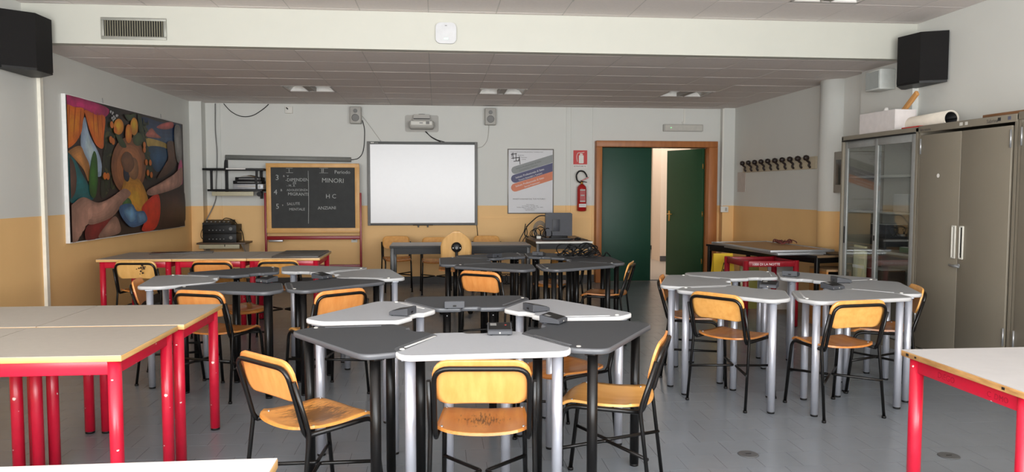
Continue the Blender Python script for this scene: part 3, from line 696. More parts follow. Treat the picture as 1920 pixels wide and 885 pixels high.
# ------------------------------------------------------------------ painting on the left wall
PJ = {"magenta":[[-0.028,0.992],[0.265,0.975],[0.256,0.901],[0.182,0.898],[0.107,0.919],[0.032,0.922],[-0.025,0.905]],"orangeL":[[-0.02,0.907],[0.053,0.922],[0.11,0.922],[0.099,0.83],[0.086,0.755],[0.046,0.678],[0.0,0.637],[-0.02,0.657]],"orangeR":[[0.116,0.919],[0.188,0.901],[0.252,0.9],[0.239,0.757],[0.23,0.666],[0.182,0.685],[0.143,0.778],[0.122,0.86]],"sky":[[0.115,0.87],[0.142,0.753],[0.198,0.636],[0.22,0.549],[0.212,0.46],[0.146,0.481],[0.088,0.636],[0.089,0.756]],"sand":[[0.007,0.62],[0.078,0.664],[0.109,0.602],[0.136,0.53],[0.127,0.419],[0.095,0.503],[0.022,0.593]],"teal":[[-0.026,0.633],[0.002,0.614],[0.042,0.571],[0.083,0.479],[0.126,0.395],[0.164,0.307],[0.099,0.272],[0.012,0.275],[-0.026,0.369],[-0.033,0.553]],"green":[[0.168,0.639],[0.186,0.584],[0.186,0.42],[0.164,0.307],[0.13,0.333],[0.127,0.444],[0.145,0.568]],"garland":[[0.251,0.959],[0.343,0.947],[0.316,0.716],[0.29,0.515],[0.258,0.331],[0.207,0.319],[0.219,0.511],[0.236,0.666]],"graf":[[0.265,0.978],[0.372,0.974],[0.329,0.917],[0.288,0.889],[0.256,0.85]],"oval":[[0.579,0.563],[0.564,0.469],[0.526,0.39],[0.474,0.339],[0.416,0.322],[0.362,0.34],[0.319,0.388],[0.292,0.458],[0.284,0.541],[0.297,0.626],[0.328,0.7],[0.375,0.755],[0.43,0.781],[0.487,0.772],[0.537,0.728],[0.569,0.655]],"oval2":[[0.541,0.545],[0.53,0.473],[0.504,0.411],[0.466,0.371],[0.425,0.357],[0.385,0.37],[0.353,0.409],[0.333,0.465],[0.328,0.531],[0.338,0.598],[0.361,0.657],[0.395,0.7],[0.436,0.719],[0.477,0.711],[0.512,0.676],[0.535,0.617]],"f1":[[0.42,0.886],[0.414,0.854],[0.398,0.828],[0.378,0.816],[0.359,0.821],[0.345,0.84],[0.341,0.87],[0.347,0.901],[0.362,0.926],[0.382,0.939],[0.401,0.935],[0.416,0.915]],"f2":[[0.513,0.88],[0.508,0.843],[0.494,0.815],[0.477,0.802],[0.461,0.809],[0.449,0.833],[0.446,0.867],[0.451,0.903],[0.464,0.931],[0.481,0.945],[0.498,0.938],[0.51,0.915]],"f3":[[0.458,0.812],[0.453,0.774],[0.442,0.744],[0.427,0.732],[0.414,0.74],[0.404,0.766],[0.402,0.802],[0.407,0.84],[0.417,0.87],[0.432,0.882],[0.446,0.875],[0.455,0.849]],"gr2":[[0.516,0.966],[0.553,0.945],[0.593,0.755],[0.641,0.567],[0.635,0.454],[0.568,0.481],[0.543,0.705]],"seasky":[[0.559,0.966],[0.743,0.963],[0.967,0.984],[0.942,0.888],[0.888,0.814],[0.817,0.739],[0.609,0.731],[0.587,0.814]],"cloud":[[0.59,0.821],[0.648,0.891],[0.699,0.855],[0.744,0.823],[0.646,0.811]],"cloud2":[[0.701,0.908],[0.776,0.961],[0.874,0.989],[0.882,0.943],[0.793,0.907]],"band":[[0.595,0.8],[0.789,0.783],[0.797,0.734],[0.612,0.729]],"sea":[[0.609,0.725],[0.807,0.732],[0.788,0.61],[0.707,0.518],[0.638,0.582]],"navy":[[0.389,0.631],[0.426,0.646],[0.432,0.496],[0.412,0.426],[0.377,0.466]],"tan":[[0.432,0.608],[0.493,0.606],[0.505,0.5],[0.472,0.441],[0.421,0.482]],"yellow":[[0.384,0.439],[0.442,0.455],[0.526,0.429],[0.594,0.252],[0.572,0.076],[0.494,0.142],[0.35,0.248]],"red":[[0.528,0.219],[0.683,0.325],[0.705,0.155],[0.647,0.022],[0.522,0.022],[0.557,0.121]],"dark":[[0.691,0.31],[0.814,0.356],[0.975,0.372],[0.968,0.018],[0.638,0.015],[0.696,0.156]],"wine":[[0.094,0.101],[0.177,0.136],[0.279,0.159],[0.225,0.06],[0.162,0.011],[0.091,0.01]],"fleshL":[[-0.035,0.001],[-0.026,0.207],[0.023,0.275],[0.083,0.309],[0.181,0.268],[0.297,0.317],[0.375,0.371],[0.431,0.329],[0.364,0.261],[0.279,0.159],[0.141,0.114],[0.072,0.122],[0.036,0.013]],"fleshM":[[0.173,0.013],[0.239,0.111],[0.299,0.16],[0.334,0.094],[0.326,0.027]],"fleshR":[[0.96,0.573],[0.859,0.502],[0.704,0.418],[0.581,0.356],[0.596,0.312],[0.701,0.325],[0.875,0.372],[0.955,0.423]],"brown":[[-0.022,0.577],[0.021,0.557],[0.041,0.465],[0.034,0.357],[0.003,0.299],[-0.027,0.323]],"brown2":[[0.799,0.785],[0.888,0.797],[0.914,0.636],[0.82,0.516],[0.687,0.463],[0.804,0.626]],"grey":[[0.893,0.961],[0.959,0.94],[0.962,0.641],[0.903,0.636],[0.879,0.828]],"pink":[[0.918,0.587],[0.962,0.641],[0.964,0.423],[0.909,0.438]],"blue":[[0.349,0.242],[0.436,0.247],[0.48,0.186],[0.543,0.181],[0.568,0.098],[0.445,0.058],[0.374,0.11],[0.331,0.196]],"blue2":[[0.369,0.193],[0.436,0.224],[0.463,0.13],[0.417,0.106]],"blue3":[[0.479,0.164],[0.539,0.167],[0.554,0.107],[0.492,0.091]],"greenp":[[0.365,0.282],[0.415,0.294],[0.436,0.238],[0.365,0.193]]}
FR = [[0.293,0.851],[0.319,0.816],[0.283,0.738],[0.299,0.727],[0.23,0.463],[0.252,0.461],[0.563,0.737],[0.562,0.696],[0.578,0.592],[0.615,0.592],[0.589,0.505],[0.622,0.488]]
PJ['f1'] = [(x-.03, y-.03) for x, y in PJ['f1']]; PJ['leafa'] = [(.40, .95), (.43, .91), (.47, .93), (.50, .985), (.45, .96)]; PJ['leafb'] = [(.32, .80), (.37, .77), (.41, .70), (.36, .70)]; PJ['leafc'] = [(.47, .80), (.53, .83), (.56, .76), (.51, .72), (.47, .74)]
PJ['tan2'] = [(.36, .60), (.40, .66), (.45, .64), (.47, .56), (.43, .50), (.38, .52)]
PC = dict(leafa=(40,52,24), leafb=(44,54,22), leafc=(52,62,30), tan2=(96,62,40), magenta=(150,34,84), orangeL=(206,96,14), orangeR=(206,92,14), sky=(140,158,180), sand=(150,100,50), teal=(18,84,88), green=(38,78,20), garland=(34,36,22), graf=(20,18,20), oval=(118,70,38), oval2=(150,92,52), f1=(206,120,22), f2=(214,130,20), f3=(198,104,16), gr2=(34,44,22), seasky=(22,40,74), cloud=(150,82,70), cloud2=(150,66,62), band=(168,140,66), sea=(24,58,88), navy=(22,26,44), tan=(120,82,52), yellow=(170,116,34), red=(190,36,18), dark=(42,22,20), wine=(104,24,24), fleshL=(140,104,90), fleshM=(132,98,84), fleshR=(150,112,98), brown=(76,52,42), brown2=(74,46,30), grey=(104,100,98), pink=(170,74,112), blue=(52,92,132), blue2=(88,130,164), blue3=(84,124,160), greenp=(52,86,44))
pt = thing('painting', 'large colourful canvas of drapes, oranges and sea on the left wall', 'painting', (XL, 7.70, .908))
PW, PH = 3.38, 1.427
MB().box((.02, PW/2, PH/2), (.04, PW, PH), bev=.003).build('canvas_edge', mat('canvas_white', (226, 226, 224), .6), pt)
m = MB(); mats = [mat('paint_ground', (44, 30, 26), .5, noise=.2, scale=3)]; lay = [.0412]
def cl(v, a=.004, b=.996): return min(max(v, a), b)
def blob(pts, c, smooth=True):
    nm = 'paint_%d_%d_%d' % c
    mm = mat(nm, c, .5, noise=.34, scale=6)
    if mm not in mats: mats.append(mm)
    m.mi = mats.index(mm)
    P = [(a, b, 0) for a, b in pts]; P = smooth_path(P, 5, True) if smooth else [Vector(q) for q in P]
    lay[0] += .00006; Q = []
    for v in P:
        k = (cl(v.x, 0.004, .996)*PW, cl(v.y, .006, .994)*PH)
        if not Q or (Vector(Q[-1])-Vector(k)).length > .002: Q.append(k)
    if (Vector(Q[0])-Vector(Q[-1])).length < .002: Q.pop()
    f = m.bm.faces.new([m.bm.verts.new((lay[0], y, z)) for y, z in Q]); f.material_index = m.mi
m.box((.0395, PW/2, PH/2), (.003, PW-.02, PH-.02))
def shrink(pts, k, dx=0, dy=0):
    cx = sum(p[0] for p in pts)/len(pts); cy = sum(p[1] for p in pts)/len(pts)
    return [(cx+(x-cx)*k+dx, cy+(y-cy)*k+dy) for x, y in pts]
for k in ('seasky', 'cloud', 'cloud2', 'band', 'sea', 'teal', 'sky', 'sand', 'garland', 'graf', 'magenta', 'orangeL', 'orangeR', 'green', 'gr2', 'brown2', 'oval', 'oval2', 'leafa', 'leafb', 'leafc', 'f1', 'f2', 'f3', 'yellow', 'navy', 'tan', 'tan2', 'dark', 'red', 'wine', 'greenp', 'brown', 'grey', 'pink', 'fleshM', 'fleshL', 'fleshR', 'blue', 'blue2', 'blue3'):
    c = tuple(min(255, int(v*1.0)+2) for v in PC[k]); blob(PJ[k], c)
    # modelled with a few lighter and darker passes of paint, as a brush would
    if k not in ('graf', 'seasky', 'garland', 'gr2', 'dark', 'band'):
        for q, f in ((.84, 1.07), (.68, 1.14), (.5, 1.22), (.3, 1.30)):
            blob(shrink(PJ[k], q, -.005*(1-q), .012*(1-q)), tuple(min(255, int(v*f)+2) for v in c))
    elif k in ('garland', 'gr2'):
        cx = sum(p[0] for p in PJ[k])/len(PJ[k]); ys = [p[1] for p in PJ[k]]; xs = [p[0] for p in PJ[k]]
        for i in range(46):
            x = random.uniform(min(xs)+.02, max(xs)-.02) ; y = random.uniform(min(ys)+.02, max(ys)-.02); a = random.random()*6; r = random.uniform(.012, .02)
            blob([(x+r*cos(a), y+r*2*sin(a)), (x+r*.35*cos(a+1.57), y+r*.7*sin(a+1.57)), (x-r*cos(a), y-r*2*sin(a)), (x-r*.35*cos(a+1.57), y-r*.7*sin(a+1.57))], random.choice(((52, 58, 28), (40, 50, 26), (66, 66, 32), (28, 34, 18))))
    elif k == 'dark':
        for i in range(7): blob(shrink(PJ[k], .95-.13*i, .01*i, .008*i), (44+6*i, 24+3*i, 22+2*i))
    elif k == 'seasky':
        for i in range(5): blob(shrink(PJ[k], .95-.12*i, .0, -.02*i), (26+7*i, 46+8*i, 82+7*i))
    if k.startswith('orange'):
        for i in range(3):
            x = PJ[k][0][0]+.035+i*.035 if k == 'orangeL' else PJ[k][0][0]+.05+i*.03
            y0 = .70 if k == 'orangeL' else .72
            blob([(x, .9), (x+.006, .9), (x-.004+(.01 if k == 'orangeR' else -.01), y0)], (168, 66, 10))
for x, y in FR: blob([(x+.013*cos(a), y+.026*sin(a)) for a in [i*pi/4 for i in range(8)]], (196, 104, 24))
for i in range(9):
    x, y = .275+random.random()*.06, .87+random.random()*.08
    blob([(x, y), (x+.006, y+.012), (x+.014, y+.004), (x+.008, y-.004), (x+.004, y-.012)], (170, 170, 172))
m.build('painted_surface', mats, pt)
for y in (.9, 2.63): MB().tube([(.012, y, PH), (.006, y, PH+.06)], .003, 6).build('hanging_wire', ALU, pt)

# ------------------------------------------------------------------ back wall: blackboard, whiteboard, projector...
t = thing('blackboard', 'black chalkboard in a wooden frame on a dark red stand, Italian notes in chalk', 'blackboard', (-2.49, 11.44, 0))
BW, BZ0, BZ1 = 1.33, .795, 1.808; x0 = .025
m = MB(); m.box((x0+BW/2, 0, BZ1-.03), (BW, .035, .06), bev=.003); m.box((x0+BW/2, 0, BZ0+.035), (BW, .035, .07), bev=.003)
for x in (x0+.035, x0+BW-.028): m.box((x, 0, (BZ0+BZ1)/2), (.066, .034, BZ1-BZ0-.04), bev=.003)
m.build('wooden_frame', BBW, t)
bd = MB().box((x0+BW/2, .004, (BZ0+BZ1)/2), (BW-.08, .02, BZ1-BZ0-.08)).build('slate_panel', SLATE, t)
for x in (.005, 1.37):
    MB().box((x, .02, .69), (.03, .04, 1.38), bev=.004).build('stand_post', DRED, t)
    MB().box((x, .02, .02), (.04, .4, .04), bev=.004).build('stand_foot', DRED, t)
MB().box((.69, .0, .722), (1.34, .03, .05), bev=.004).build('stand_rail', DRED, t)
MB().box((.69, .0, .30), (1.34, .03, .05), bev=.004).build('stand_rail', DRED, t)
MB().box((.16, -.035, .682), (.2, .06, .028), bev=.006).build('chalk_tray', ALU, t)
CHK = [('I', .345, 1.677, .07), ('3', .155, 1.565, .105), ('a  v', .265, 1.61, .055), ('-DIPENDEN', .30, 1.545, .062), ('ZE', .40, 1.505, .045), ('- M. A', .315, 1.468, .045),
 ('4', .13, 1.355, .10), ('a', .225, 1.405, .06), ('ADOLESCENZA', .315, 1.405, .041), ('MIGRANTI', .33, 1.342, .06), ('5', .155, 1.148, .10), ('a', .245, 1.19, .04), ('SALUTE', .315, 1.198, .052), ('MENTALE', .345, 1.122, .05),
 ('II', .81, 1.675, .078), ('Periodo', 1.0, 1.660, .068), ('MINORI', .815, 1.533, .088), ('H C', .87, 1.30, .085), ('ANZIANI', .755, 1.135, .062)]
for s_, x, z, sz in CHK:
    text(s_, sz*1.05, CHALK, 'chalk_writing', t, (x, -.0075, z), (pi/2, random.uniform(-.04, .03), 0), depth=.0005)
MB().tube(smooth_path([(.625, -.0065, 1.70), (.627, -.0065, 1.4), (.622, -.0065, 1.1), (.618, -.0065, .93)], 4), .004, 6).build('chalk_line', CHALK, t)
for a_, b_ in (((.31, 1.735), (.405, 1.735)), ((.31, 1.672), (.41, 1.672)), ((.785, 1.738), (.91, 1.738)), ((.785, 1.67), (.91, 1.67))):
    MB().tube([(a_[0], -.0065, a_[1]), (b_[0], -.0065, b_[1])], .003, 6).build('chalk_line', CHALK, t)

t = thing('whiteboard', 'blank white interactive whiteboard in a dark grey frame on the back wall', 'whiteboard', (-.21, D, .89))
WW, WH = 1.645, 1.255
MB().box((0, -.03, WH/2), (WW-.07, .02, WH-.07)).build('writing_surface', BOARD, t)
for z, hh in ((WH-.02, .04), (.016, .032)): MB().box((0, -.03, z), (WW, .05, hh), bev=.004).build('frame_rail', mat('whiteboard_frame', (84, 86, 86), .5), t)
for s in (-1, 1): MB().box((s*(WW/2-.02), -.032, WH/2), (.042, .054, WH+.004), bev=.004).build('side_frame', MIDP, t)
MB().box((-.745, -.0565, WH-.018), (.05, .003, .014)).build('badge', WHITE, t); MB().box((-.685, -.0565, WH-.022), (.05, .003, .006)).build('badge', GREYP, t)
for x in (-.07, .07): MB().cyl((x, -.05, .0), (x, -.05, -.03), .011, 10).build('pen_knob', MIDP, t)
MB().box((0, -.045, .005), (.3, .03, .014), bev=.003).build('pen_tray', BLKP, t)

t = thing('projector', 'short-throw projector on a wall plate above the whiteboard', 'projector', (-.22, D, 2.42))
MB().prism(rrect(.50, .25, .03), -.018, 0, 'xz').build('wall_plate', GREYP, t)
m = MB(); m.box((0, -.14, -.035), (.37, .25, .12), bev=.04, seg=4); m.build('housing', GREYP, t)
MB().box((.0, -.268, -.012), (.31, .006, .055), bev=.002).build('front_panel', WHITE, t)
MB().box((.09, -.273, -.010), (.05, .004, .04)).build('vent', MIDP, t); MB().box((-.005, -.273, -.012), (.05, .004, .012)).build('badge', MIDP, t)
MB().prism([(-.13, 0), (.13, 0), (.115, .105), (-.115, .105)], -.11, -.02, 'xz').build('mount_head', GREYP, t).location = (0, -.03, .02)
MB().box((0, -.15, .058), (.24, .02, .012)).build('slot', BLKP, t)
MB().cyl((0, -.06, .12), (0, -.06, .135), .05).build('cap', MIDP, t)
t = tag(MB().tube(smooth_path([(-.17, D-.03, 2.30), (-.09, D-.03, 2.23), (.0, D-.03, 2.18), (.12, D-.03, 2.145)], 5), .006, 6).tube(smooth_path([(-.16, D-.035, 2.30), (-.07, D-.035, 2.21), (.06, D-.035, 2.145)], 5), .006, 6).build('projector_cable', BLKP), 'pair of black cables from the projector down to the whiteboard', 'cable')

def wall_speaker(x, lab):
    t = thing('wall_speaker', lab, 'speaker', (x, D, 2.40), 0, 'small grey wall speakers')
    MB().box((0, -.02, .125), (.05, .04, .06)).build('bracket', BLKP, t)
    MB().box((0, -.09, .125), (.165, .13, .25), bev=.012).build('cabinet', GREYP, t)
    for z, r in ((.085, .055), (.185, .03)):
        MB().lathe([(r, -.152), (r, -.159), (r*.8, -.160), (r*.2, -.156)], 20, (0, 0, z), 'y').build('driver', MIDP, t)
    return t
wall_speaker(-1.19, 'grey wall speaker above the blackboard, left of the projector'); wall_speaker(.806, 'grey wall speaker to the right of the projector')
tag(MB().tube(smooth_path([(-1.10, D-.03, 2.46), (-1.07, D-.02, 2.30), (-1.09, D-.02, 2.02), (-1.16, D-.02, 1.90), (-1.27, D-.03, 1.87)], 6), .006, 6).build('speaker_cable', BLKP), 'dark cable looping from the left wall speaker to the cable tube', 'cable')
tag(MB().tube(smooth_path([(-1.10, D-.03, 2.52), (-.98, D-.01, 2.36), (-.83, D-.01, 2.15)], 4), .004, 6).build('speaker_cable', GREYP), 'thin pale cable from the left wall speaker to the whiteboard', 'cable')
tag(MB().tube(smooth_path([(.79, D-.03, 2.41), (.77, D-.01, 2.2), (.70, D-.01, 2.09), (.61, D-.012, 2.06)], 5), .004, 6).build('speaker_cable', GREYP), 'thin pale cable from the right wall speaker to the whiteboard', 'cable')
tag(MB().tube([(.60, D-.03, .90), (.61, D-.03, .82), (.625, D-.03, .6)], .005, 6).build('whiteboard_cable', BLKP), 'black cable hanging below the right corner of the whiteboard', 'cable')
tag(MB().tube(smooth_path([(-3.10, D-.02, 2.68), (-3.0, D-.02, 2.57), (-2.86, D-.02, 2.50), (-2.70, D-.02, 2.51), (-2.55, D-.02, 2.60), (-2.46, D-.02, 2.68)], 5), .006, 6).build('ceiling_cable', BLKP), 'dark cable sagging from the ceiling at the back left', 'cable')
tag(MB().tube(smooth_path([(-3.22, D-.02, 2.68), (-3.225, D-.025, 2.3), (-3.21, D-.02, 1.95), (-3.23, D-.025, 1.5), (-3.25, D-.025, 1.25), (-3.36, D-.12, .97)], 6), .009, 6).build('wall_cable', MIDP), 'grey cable running down the back wall behind the shelf', 'cable')
tag(MB().tube(smooth_path([(-3.06, D-.05, 1.89), (-3.10, D-.03, 1.84), (-3.11, D-.025, 1.70)], 4), .006, 6).build('tube_cable', BLKP), 'short dark cable at the left end of the cable tube', 'cable')
t = tag(MB().cyl((-3.08, D-.06, 1.898), (-1.27, D-.06, 1.872), .036, 16).build('cable_tube', mat('duct_grey', (132, 134, 130), .5)), 'long grey tube on the wall above the blackboard', 'tube')
t = thing('ceiling_socket', 'small white box under the ceiling above the blackboard', 'socket', (-2.17, D, 2.60)); MB().box((0, -.02, 0), (.11, .04, .10), bev=.005).build('box', WHITE, t); MB().cyl((-.01, -.04, .01), (-.03, -.06, .03), .008).build('plug', BLKP, t)
t = thing('wall_socket', 'white wall socket under the blackboard', 'socket', (-1.24, D, .68)); MB().box((0, -.006, 0), (.09, .012, .09), bev=.004).build('plate', WHITE, t); MB().box((0, -.013, 0), (.045, .004, .02)).build('outlet', MIDP, t)
# wall bracket shelf with players
t = thing('wall_shelf', 'black metal wall shelf left of the blackboard', 'shelf', (-2.88, D, 0))
sw = .78
for z, w_ in ((1.715, .85), (1.415, .76)):
    MB().box((0 if z < 1.6 else -.02, -.20, z), (w_, .34, .03), bev=.003).build('shelf_board', BLKP, t)
for x in (-.33, .30): MB().box((x, -.33, 1.565), (.03, .03, .28)).build('upright', BLKP, t)
MB().box((-.20, -.02, 1.60), (.04, .03, .52)).build('wall_rail', BLKP, t); MB().box((.30, -.03, 1.50), (.035, .05, .42)).build('wall_rail', BLKP, t)
MB().box((.02, -.375, 1.722), (.27, .006, .018)).build('label_strip', PAPER, t)
MB().box((-.03, -.36, 1.365), (.58, .02, .06), bev=.004).build('cable_strip', mat('beige_plastic', (190, 184, 156), .5), t)
MB().cyl((.33, -.33, 1.36), (.33, -.30, 1.36), .035, 14).build('knob', BLKP, t)
def player(name, lab, x, z, w_, h_, m_, face):
    t = thing(name, lab, 'player', (x, D-.21, z)); MB().box((0, 0, h_/2), (w_, .26, h_), bev=.004).build('case', m_, t)
    MB().box((-.02, -.131, h_*.55), (w_*.6, .004, h_*.3)).build('front_panel', face, t); MB().cyl((w_*.38, -.131, h_*.5), (w_*.38, -.138, h_*.5), h_*.22, 12).build('button', face, t); return t
player('disc_player', 'silver disc player on the lower board of the wall shelf', -2.70, 1.431, .42, .075, mat('silver_plastic', (168, 170, 174), .4, .3), GREYP)
player('disc_player', 'black player stacked on the silver disc player', -2.71, 1.507, .40, .045, BLKP, MIDP)
player('tape_recorder', 'black recorder at the top of the pile on the wall shelf', -2.70, 1.553, .36, .05, BLKP, MIDP)
t = tag(MB().grid(lambda u, v: (-2.82+.3*u, D-.3+.2*v, 1.606+.02*sin(u*5)+.012*v), 8, 4, .002).build('paper_bundle', mat('kraft_paper', (186, 160, 128), .8)), 'crumpled brownish papers on top of the players on the wall shelf', 'paper')
# low wall shelf with amplifiers
t = thing('console_shelf', 'brown wall console carrying the black amplifiers', 'shelf', (-3.07, D, 0))
MB().box((0, -.22, .655), (.68, .42, .025), bev=.003).build('shelf_board', mat('console_brown', (92, 74, 58), .5), t)
MB().box((-.03, -.40, .61), (.56, .03, .06), bev=.004).build('cable_strip', mat('beige_plastic', (190, 184, 156), .5), t)
for x in (-.28, .28): MB().prism([(-.02, .64), (-.40, .64), (-.02, .42)], x-.012, x+.012, 'yz').build('bracket', GREYP, t)
MB().box((.05, -.425, .625), (.01, .004, .03)).build('keyhole', BLK, t)
def amp(lab, z, h_, y):
    t = thing('amplifier', lab, 'amplifier', (-3.10, y, z), 0, 'black hi-fi units in the corner stack')
    MB().box((0, 0, h_/2+.008), (.46, .32, h_-.012), bev=.004).build('case', BLKP, t)
    MB().box((0, -.162, h_/2), (.47, .012, h_), bev=.003).build('front_panel', BLKP, t)
    MB().cyl((.16, -.168, h_*.55), (.16, -.185, h_*.55), .024, 16).build('volume_knob', MIDP, t)
    for i in range(5): MB().cyl((-.14+i*.05, -.168, h_*.4), (-.14+i*.05, -.176, h_*.4), .008, 10).build('button', MIDP, t)
    for x in (-.19, .19): MB().cyl((x, -.12, 0), (x, -.12, .012), .018, 12).build('foot', BRASS, t)
    return t
a1 = amp('lower black amplifier on the console in the back left corner', .668, .125, D-.22); a2 = amp('upper black amplifier of the corner stack', .795, .125, D-.22)
for z in (.70, .825): pass
t = thing('audio_mixer', 'small black mixer with faders on top of the amplifiers', 'mixer', (-3.14, D-.24, .922))
MB().prism([(-.13, 0), (.10, 0), (.10, .065), (-.13, .025)], -.20, .20, 'yz').build('case', BLKP, t)
for i in range(6): MB().box((-.15+i*.06, -.07, .042), (.018, .03, .014)).build('fader', MIDP, t)
tag(MB().tube(smooth_path([(-3.10, D-.3, .955), (-3.05, D-.28, 1.01), (-2.98, D-.24, 1.0), (-2.93, D-.2, .96), (-2.90, D-.16, .90), (-2.85, D-.11, .80), (-2.84, D-.06, .66)], 5), .006, 6).tube(smooth_path([(-3.33, D-.3, .90), (-3.37, D-.32, .82), (-3.36, D-.36, .74), (-3.33, D-.3, .70)], 5), .005, 6).build('audio_cable', BLKP), 'black audio leads around the amplifier stack', 'cable')

# poster
t = thing('poster', 'school poster with grey, blue and orange diagonal stripes in a thin frame', 'poster', (1.075, D, 1.062))
PWD, PHT = .71, .99
MB().box((PWD/2, -.012, PHT/2), (PWD, .02, PHT), bev=.002).build('frame', mat('poster_frame', (120, 116, 110), .4, .3), t)
sheet = MB().box((PWD/2, -.0225, PHT/2), (PWD-.03, .003, PHT-.03)).build('sheet', mat('poster_sheet', (204, 204, 207), .4, noise=.01), t)
def stripe(za, zb, h_, c, z):
    # rounded left end at (.075, za), right end cut at the sheet edge
    x1 = PWD-.018; L = Vector((x1-.11, zb-za)); d = L.normalized(); n = Vector((-d.y, d.x)); r = h_/2; c0 = Vector((.115, za))
    pts = [tuple(c0+n*r*cos(k*pi/8)-d*r*sin(k*pi/8)) for k in range(9)]
    xr = lambda p: p+d*((x1-p.x)/d.x)
    pts += [tuple(xr(c0-n*r)), tuple(xr(c0+n*r))]
    MB().prism(pts, z-.0006, z, 'xz').build('stripe', mat('stripe_%d_%d_%d' % c, c, .5, noise=.03), t)
    return math.atan2(L.y, L.x)
INKD = mat('dark_print', (58, 52, 54), .6); INKW = mat('white_print', (228, 226, 226), .6); INKG = mat('grey_print', (96, 100, 100), .6)
aa = stripe(.665, .845, .115, (134, 138, 138), -.0245); stripe(.535, .715, .125, (62, 62, 104), -.0247); stripe(.40, .585, .125, (206, 116, 78), -.0249)
def ptx(s_, sz, mm, x, z, rot=0, al='LEFT', xs=1): text(s_, sz, mm, 'lettering', t, (x, -.0266, z), (pi/2, -rot, 0), al, .0003, xs)
ptx('Istituto Professionale di Stato', .042, INKW, .125, .535, aa, 'LEFT', .92); ptx('Tecnici Aziendali e Turistici', .034, INKW, .17, .50, aa, 'LEFT', 1.0)
ptx('Istituto Professionale di Stato', .042, INKW, .125, .405, aa, 'LEFT', .92); ptx('Servizi Pubblicitari', .034, INKW, .26, .40, aa)
ptx('Istituto Professionale di Stato', .034, INKG, .13, .675, aa, 'LEFT', 1.0); ptx('Commercio e Turismo', .032, INKG, .18, .65, aa)
ptx('ISTITUTO DI ISTRUZIONE SUPERIORE STATALE "TOMMASO D\'ORIA"', .017, INKD, .04, PHT-.055, 0, 'LEFT', .98)
ptx('INVESTI CON NOI SUL TUO FUTURO !', .031, INKD, .08, .215, 0, 'LEFT', .95)
for i, s_ in enumerate(('Sede e segreteria', 'Via T. Borgone, 1 - Tel. 0182 - 5501', 'Via Dante Alighieri, 3 - Tel. 0183 - 290551 - 0183 - 290552', 'e-mail: segreteria@istituto.it', 'http://www.istituto.it')):
    ptx(s_, .017, INKD, PWD/2-.01, .135-i*.021, 0, 'CENTER')
m = MB()
for (xa, za, xb, zb) in ((.05, .905, .14, .915), (.055, .845, .18, .86), (.09, .80, .185, .81), (.085, .93, .085, .83), (.125, .925, .13, .80), (.18, .87, .19, .755), (.165, .80, .185, .87), (.07, .925, .065, .87)):
    m.tube([(xa, -.0245, za), (xb, -.0245, zb)], .0055, 5)
m.build('logo_strokes', INKD, t)
ptx('Superiore', .024, INKD, .155, .885); ptx('Tommaso', .024, INKD, .20, .852); ptx('d Oria', .024, INKD, .215, .82)

# fire extinguisher sign and extinguisher
SR = mat('sign_red', (196, 44, 40), .5, noise=.02)
t = thing('extinguisher_sign', 'square red fire extinguisher sign above the extinguisher', 'sign', (2.20, D, 1.928))
MB().box((0, -.003, .0), (.215, .006, .215)).build('plate', SR, t); MB().box((0.0, -.003, -.137), (.215, .006, .055)).build('caption_plate', PAPER, t)
m = MB(); m.prism(rrect(.075, .125, .012, .015, -.03), -.0075, -.006, 'xz'); m.prism(rrect(.045, .02, .006, .015, .045), -.0075, -.006, 'xz'); m.prism([(.0, .06), (.06, .075), (.062, .083), (.0, .07)], -.0075, -.006, 'xz')
m.tube(smooth_path([(.0, -.0065, .07), (-.04, -.0065, .062), (-.055, -.0065, .01), (-.045, -.0065, -.07)], 5), .005, 6); m.build('pictogram', WHITE, t)
text('ESTINTORE N.', .03, INK, 'lettering', t, (-.10, -.0065, -.148), depth=.0004)
t = thing('fire_extinguisher', 'red fire extinguisher with a black hose hung on the back wall', 'extinguisher', (2.21, D, 1.10))
XR_ = mat('extinguisher_red', (172, 26, 26), .3, noise=.03, spec=.6)
MB().lathe([(.05, 0), (.072, .012), (.072, .34), (.066, .375), (.04, .405), (.022, .415)], 24, (0, -.09, 0)).build('cylinder', XR_, t)
MB().cyl((0, -.09, .41), (0, -.09, .455), .02, 14).build('valve', BRASS, t)
MB().box((.03, -.09, .455), (.10, .022, .012), rot=Matrix.Rotation(.25, 4, 'Y')).build('lever', BLKP, t)
MB().box((.045, -.09, .49), (.13, .022, .014), rot=Matrix.Rotation(-.45, 4, 'Y')).build('lever', XR_, t)
MB().tube(smooth_path([(-.02, -.09, .44), (-.07, -.10, .47), (-.085, -.10, .55), (-.045, -.10, .61), (.02, -.10, .61), (.065, -.10, .56), (.075, -.10, .52)], 6), .012, 10).build('hose', BLKP, t)
MB().box((0, -.163, .24), (.085, .003, .20)).build('label_panel', mat('extinguisher_label', (176, 74, 74), .5), t)
for z, w_ in ((.325, .08), (.245, .06), (.155, .08)): MB().box((0, -.1655, z), (w_, .002, .018)).build('label_line', GREYP, t)
MB().box((0, -.1625, .09), (.11, .004, .052)).build('white_label', PAPER, t); text('ESTINTORE', .016, INK, 'lettering', t, (-.047, -.1655, .09), depth=.0003)
MB().box((0, -.012, .30), (.05, .024, .10)).build('wall_hook', ALU, t)
t = tag(MB().box((2.345, D-.004, 1.42), (.045, .008, .19)).build('maintenance_card', PAPER), 'white card on the wall beside the extinguisher', 'card')
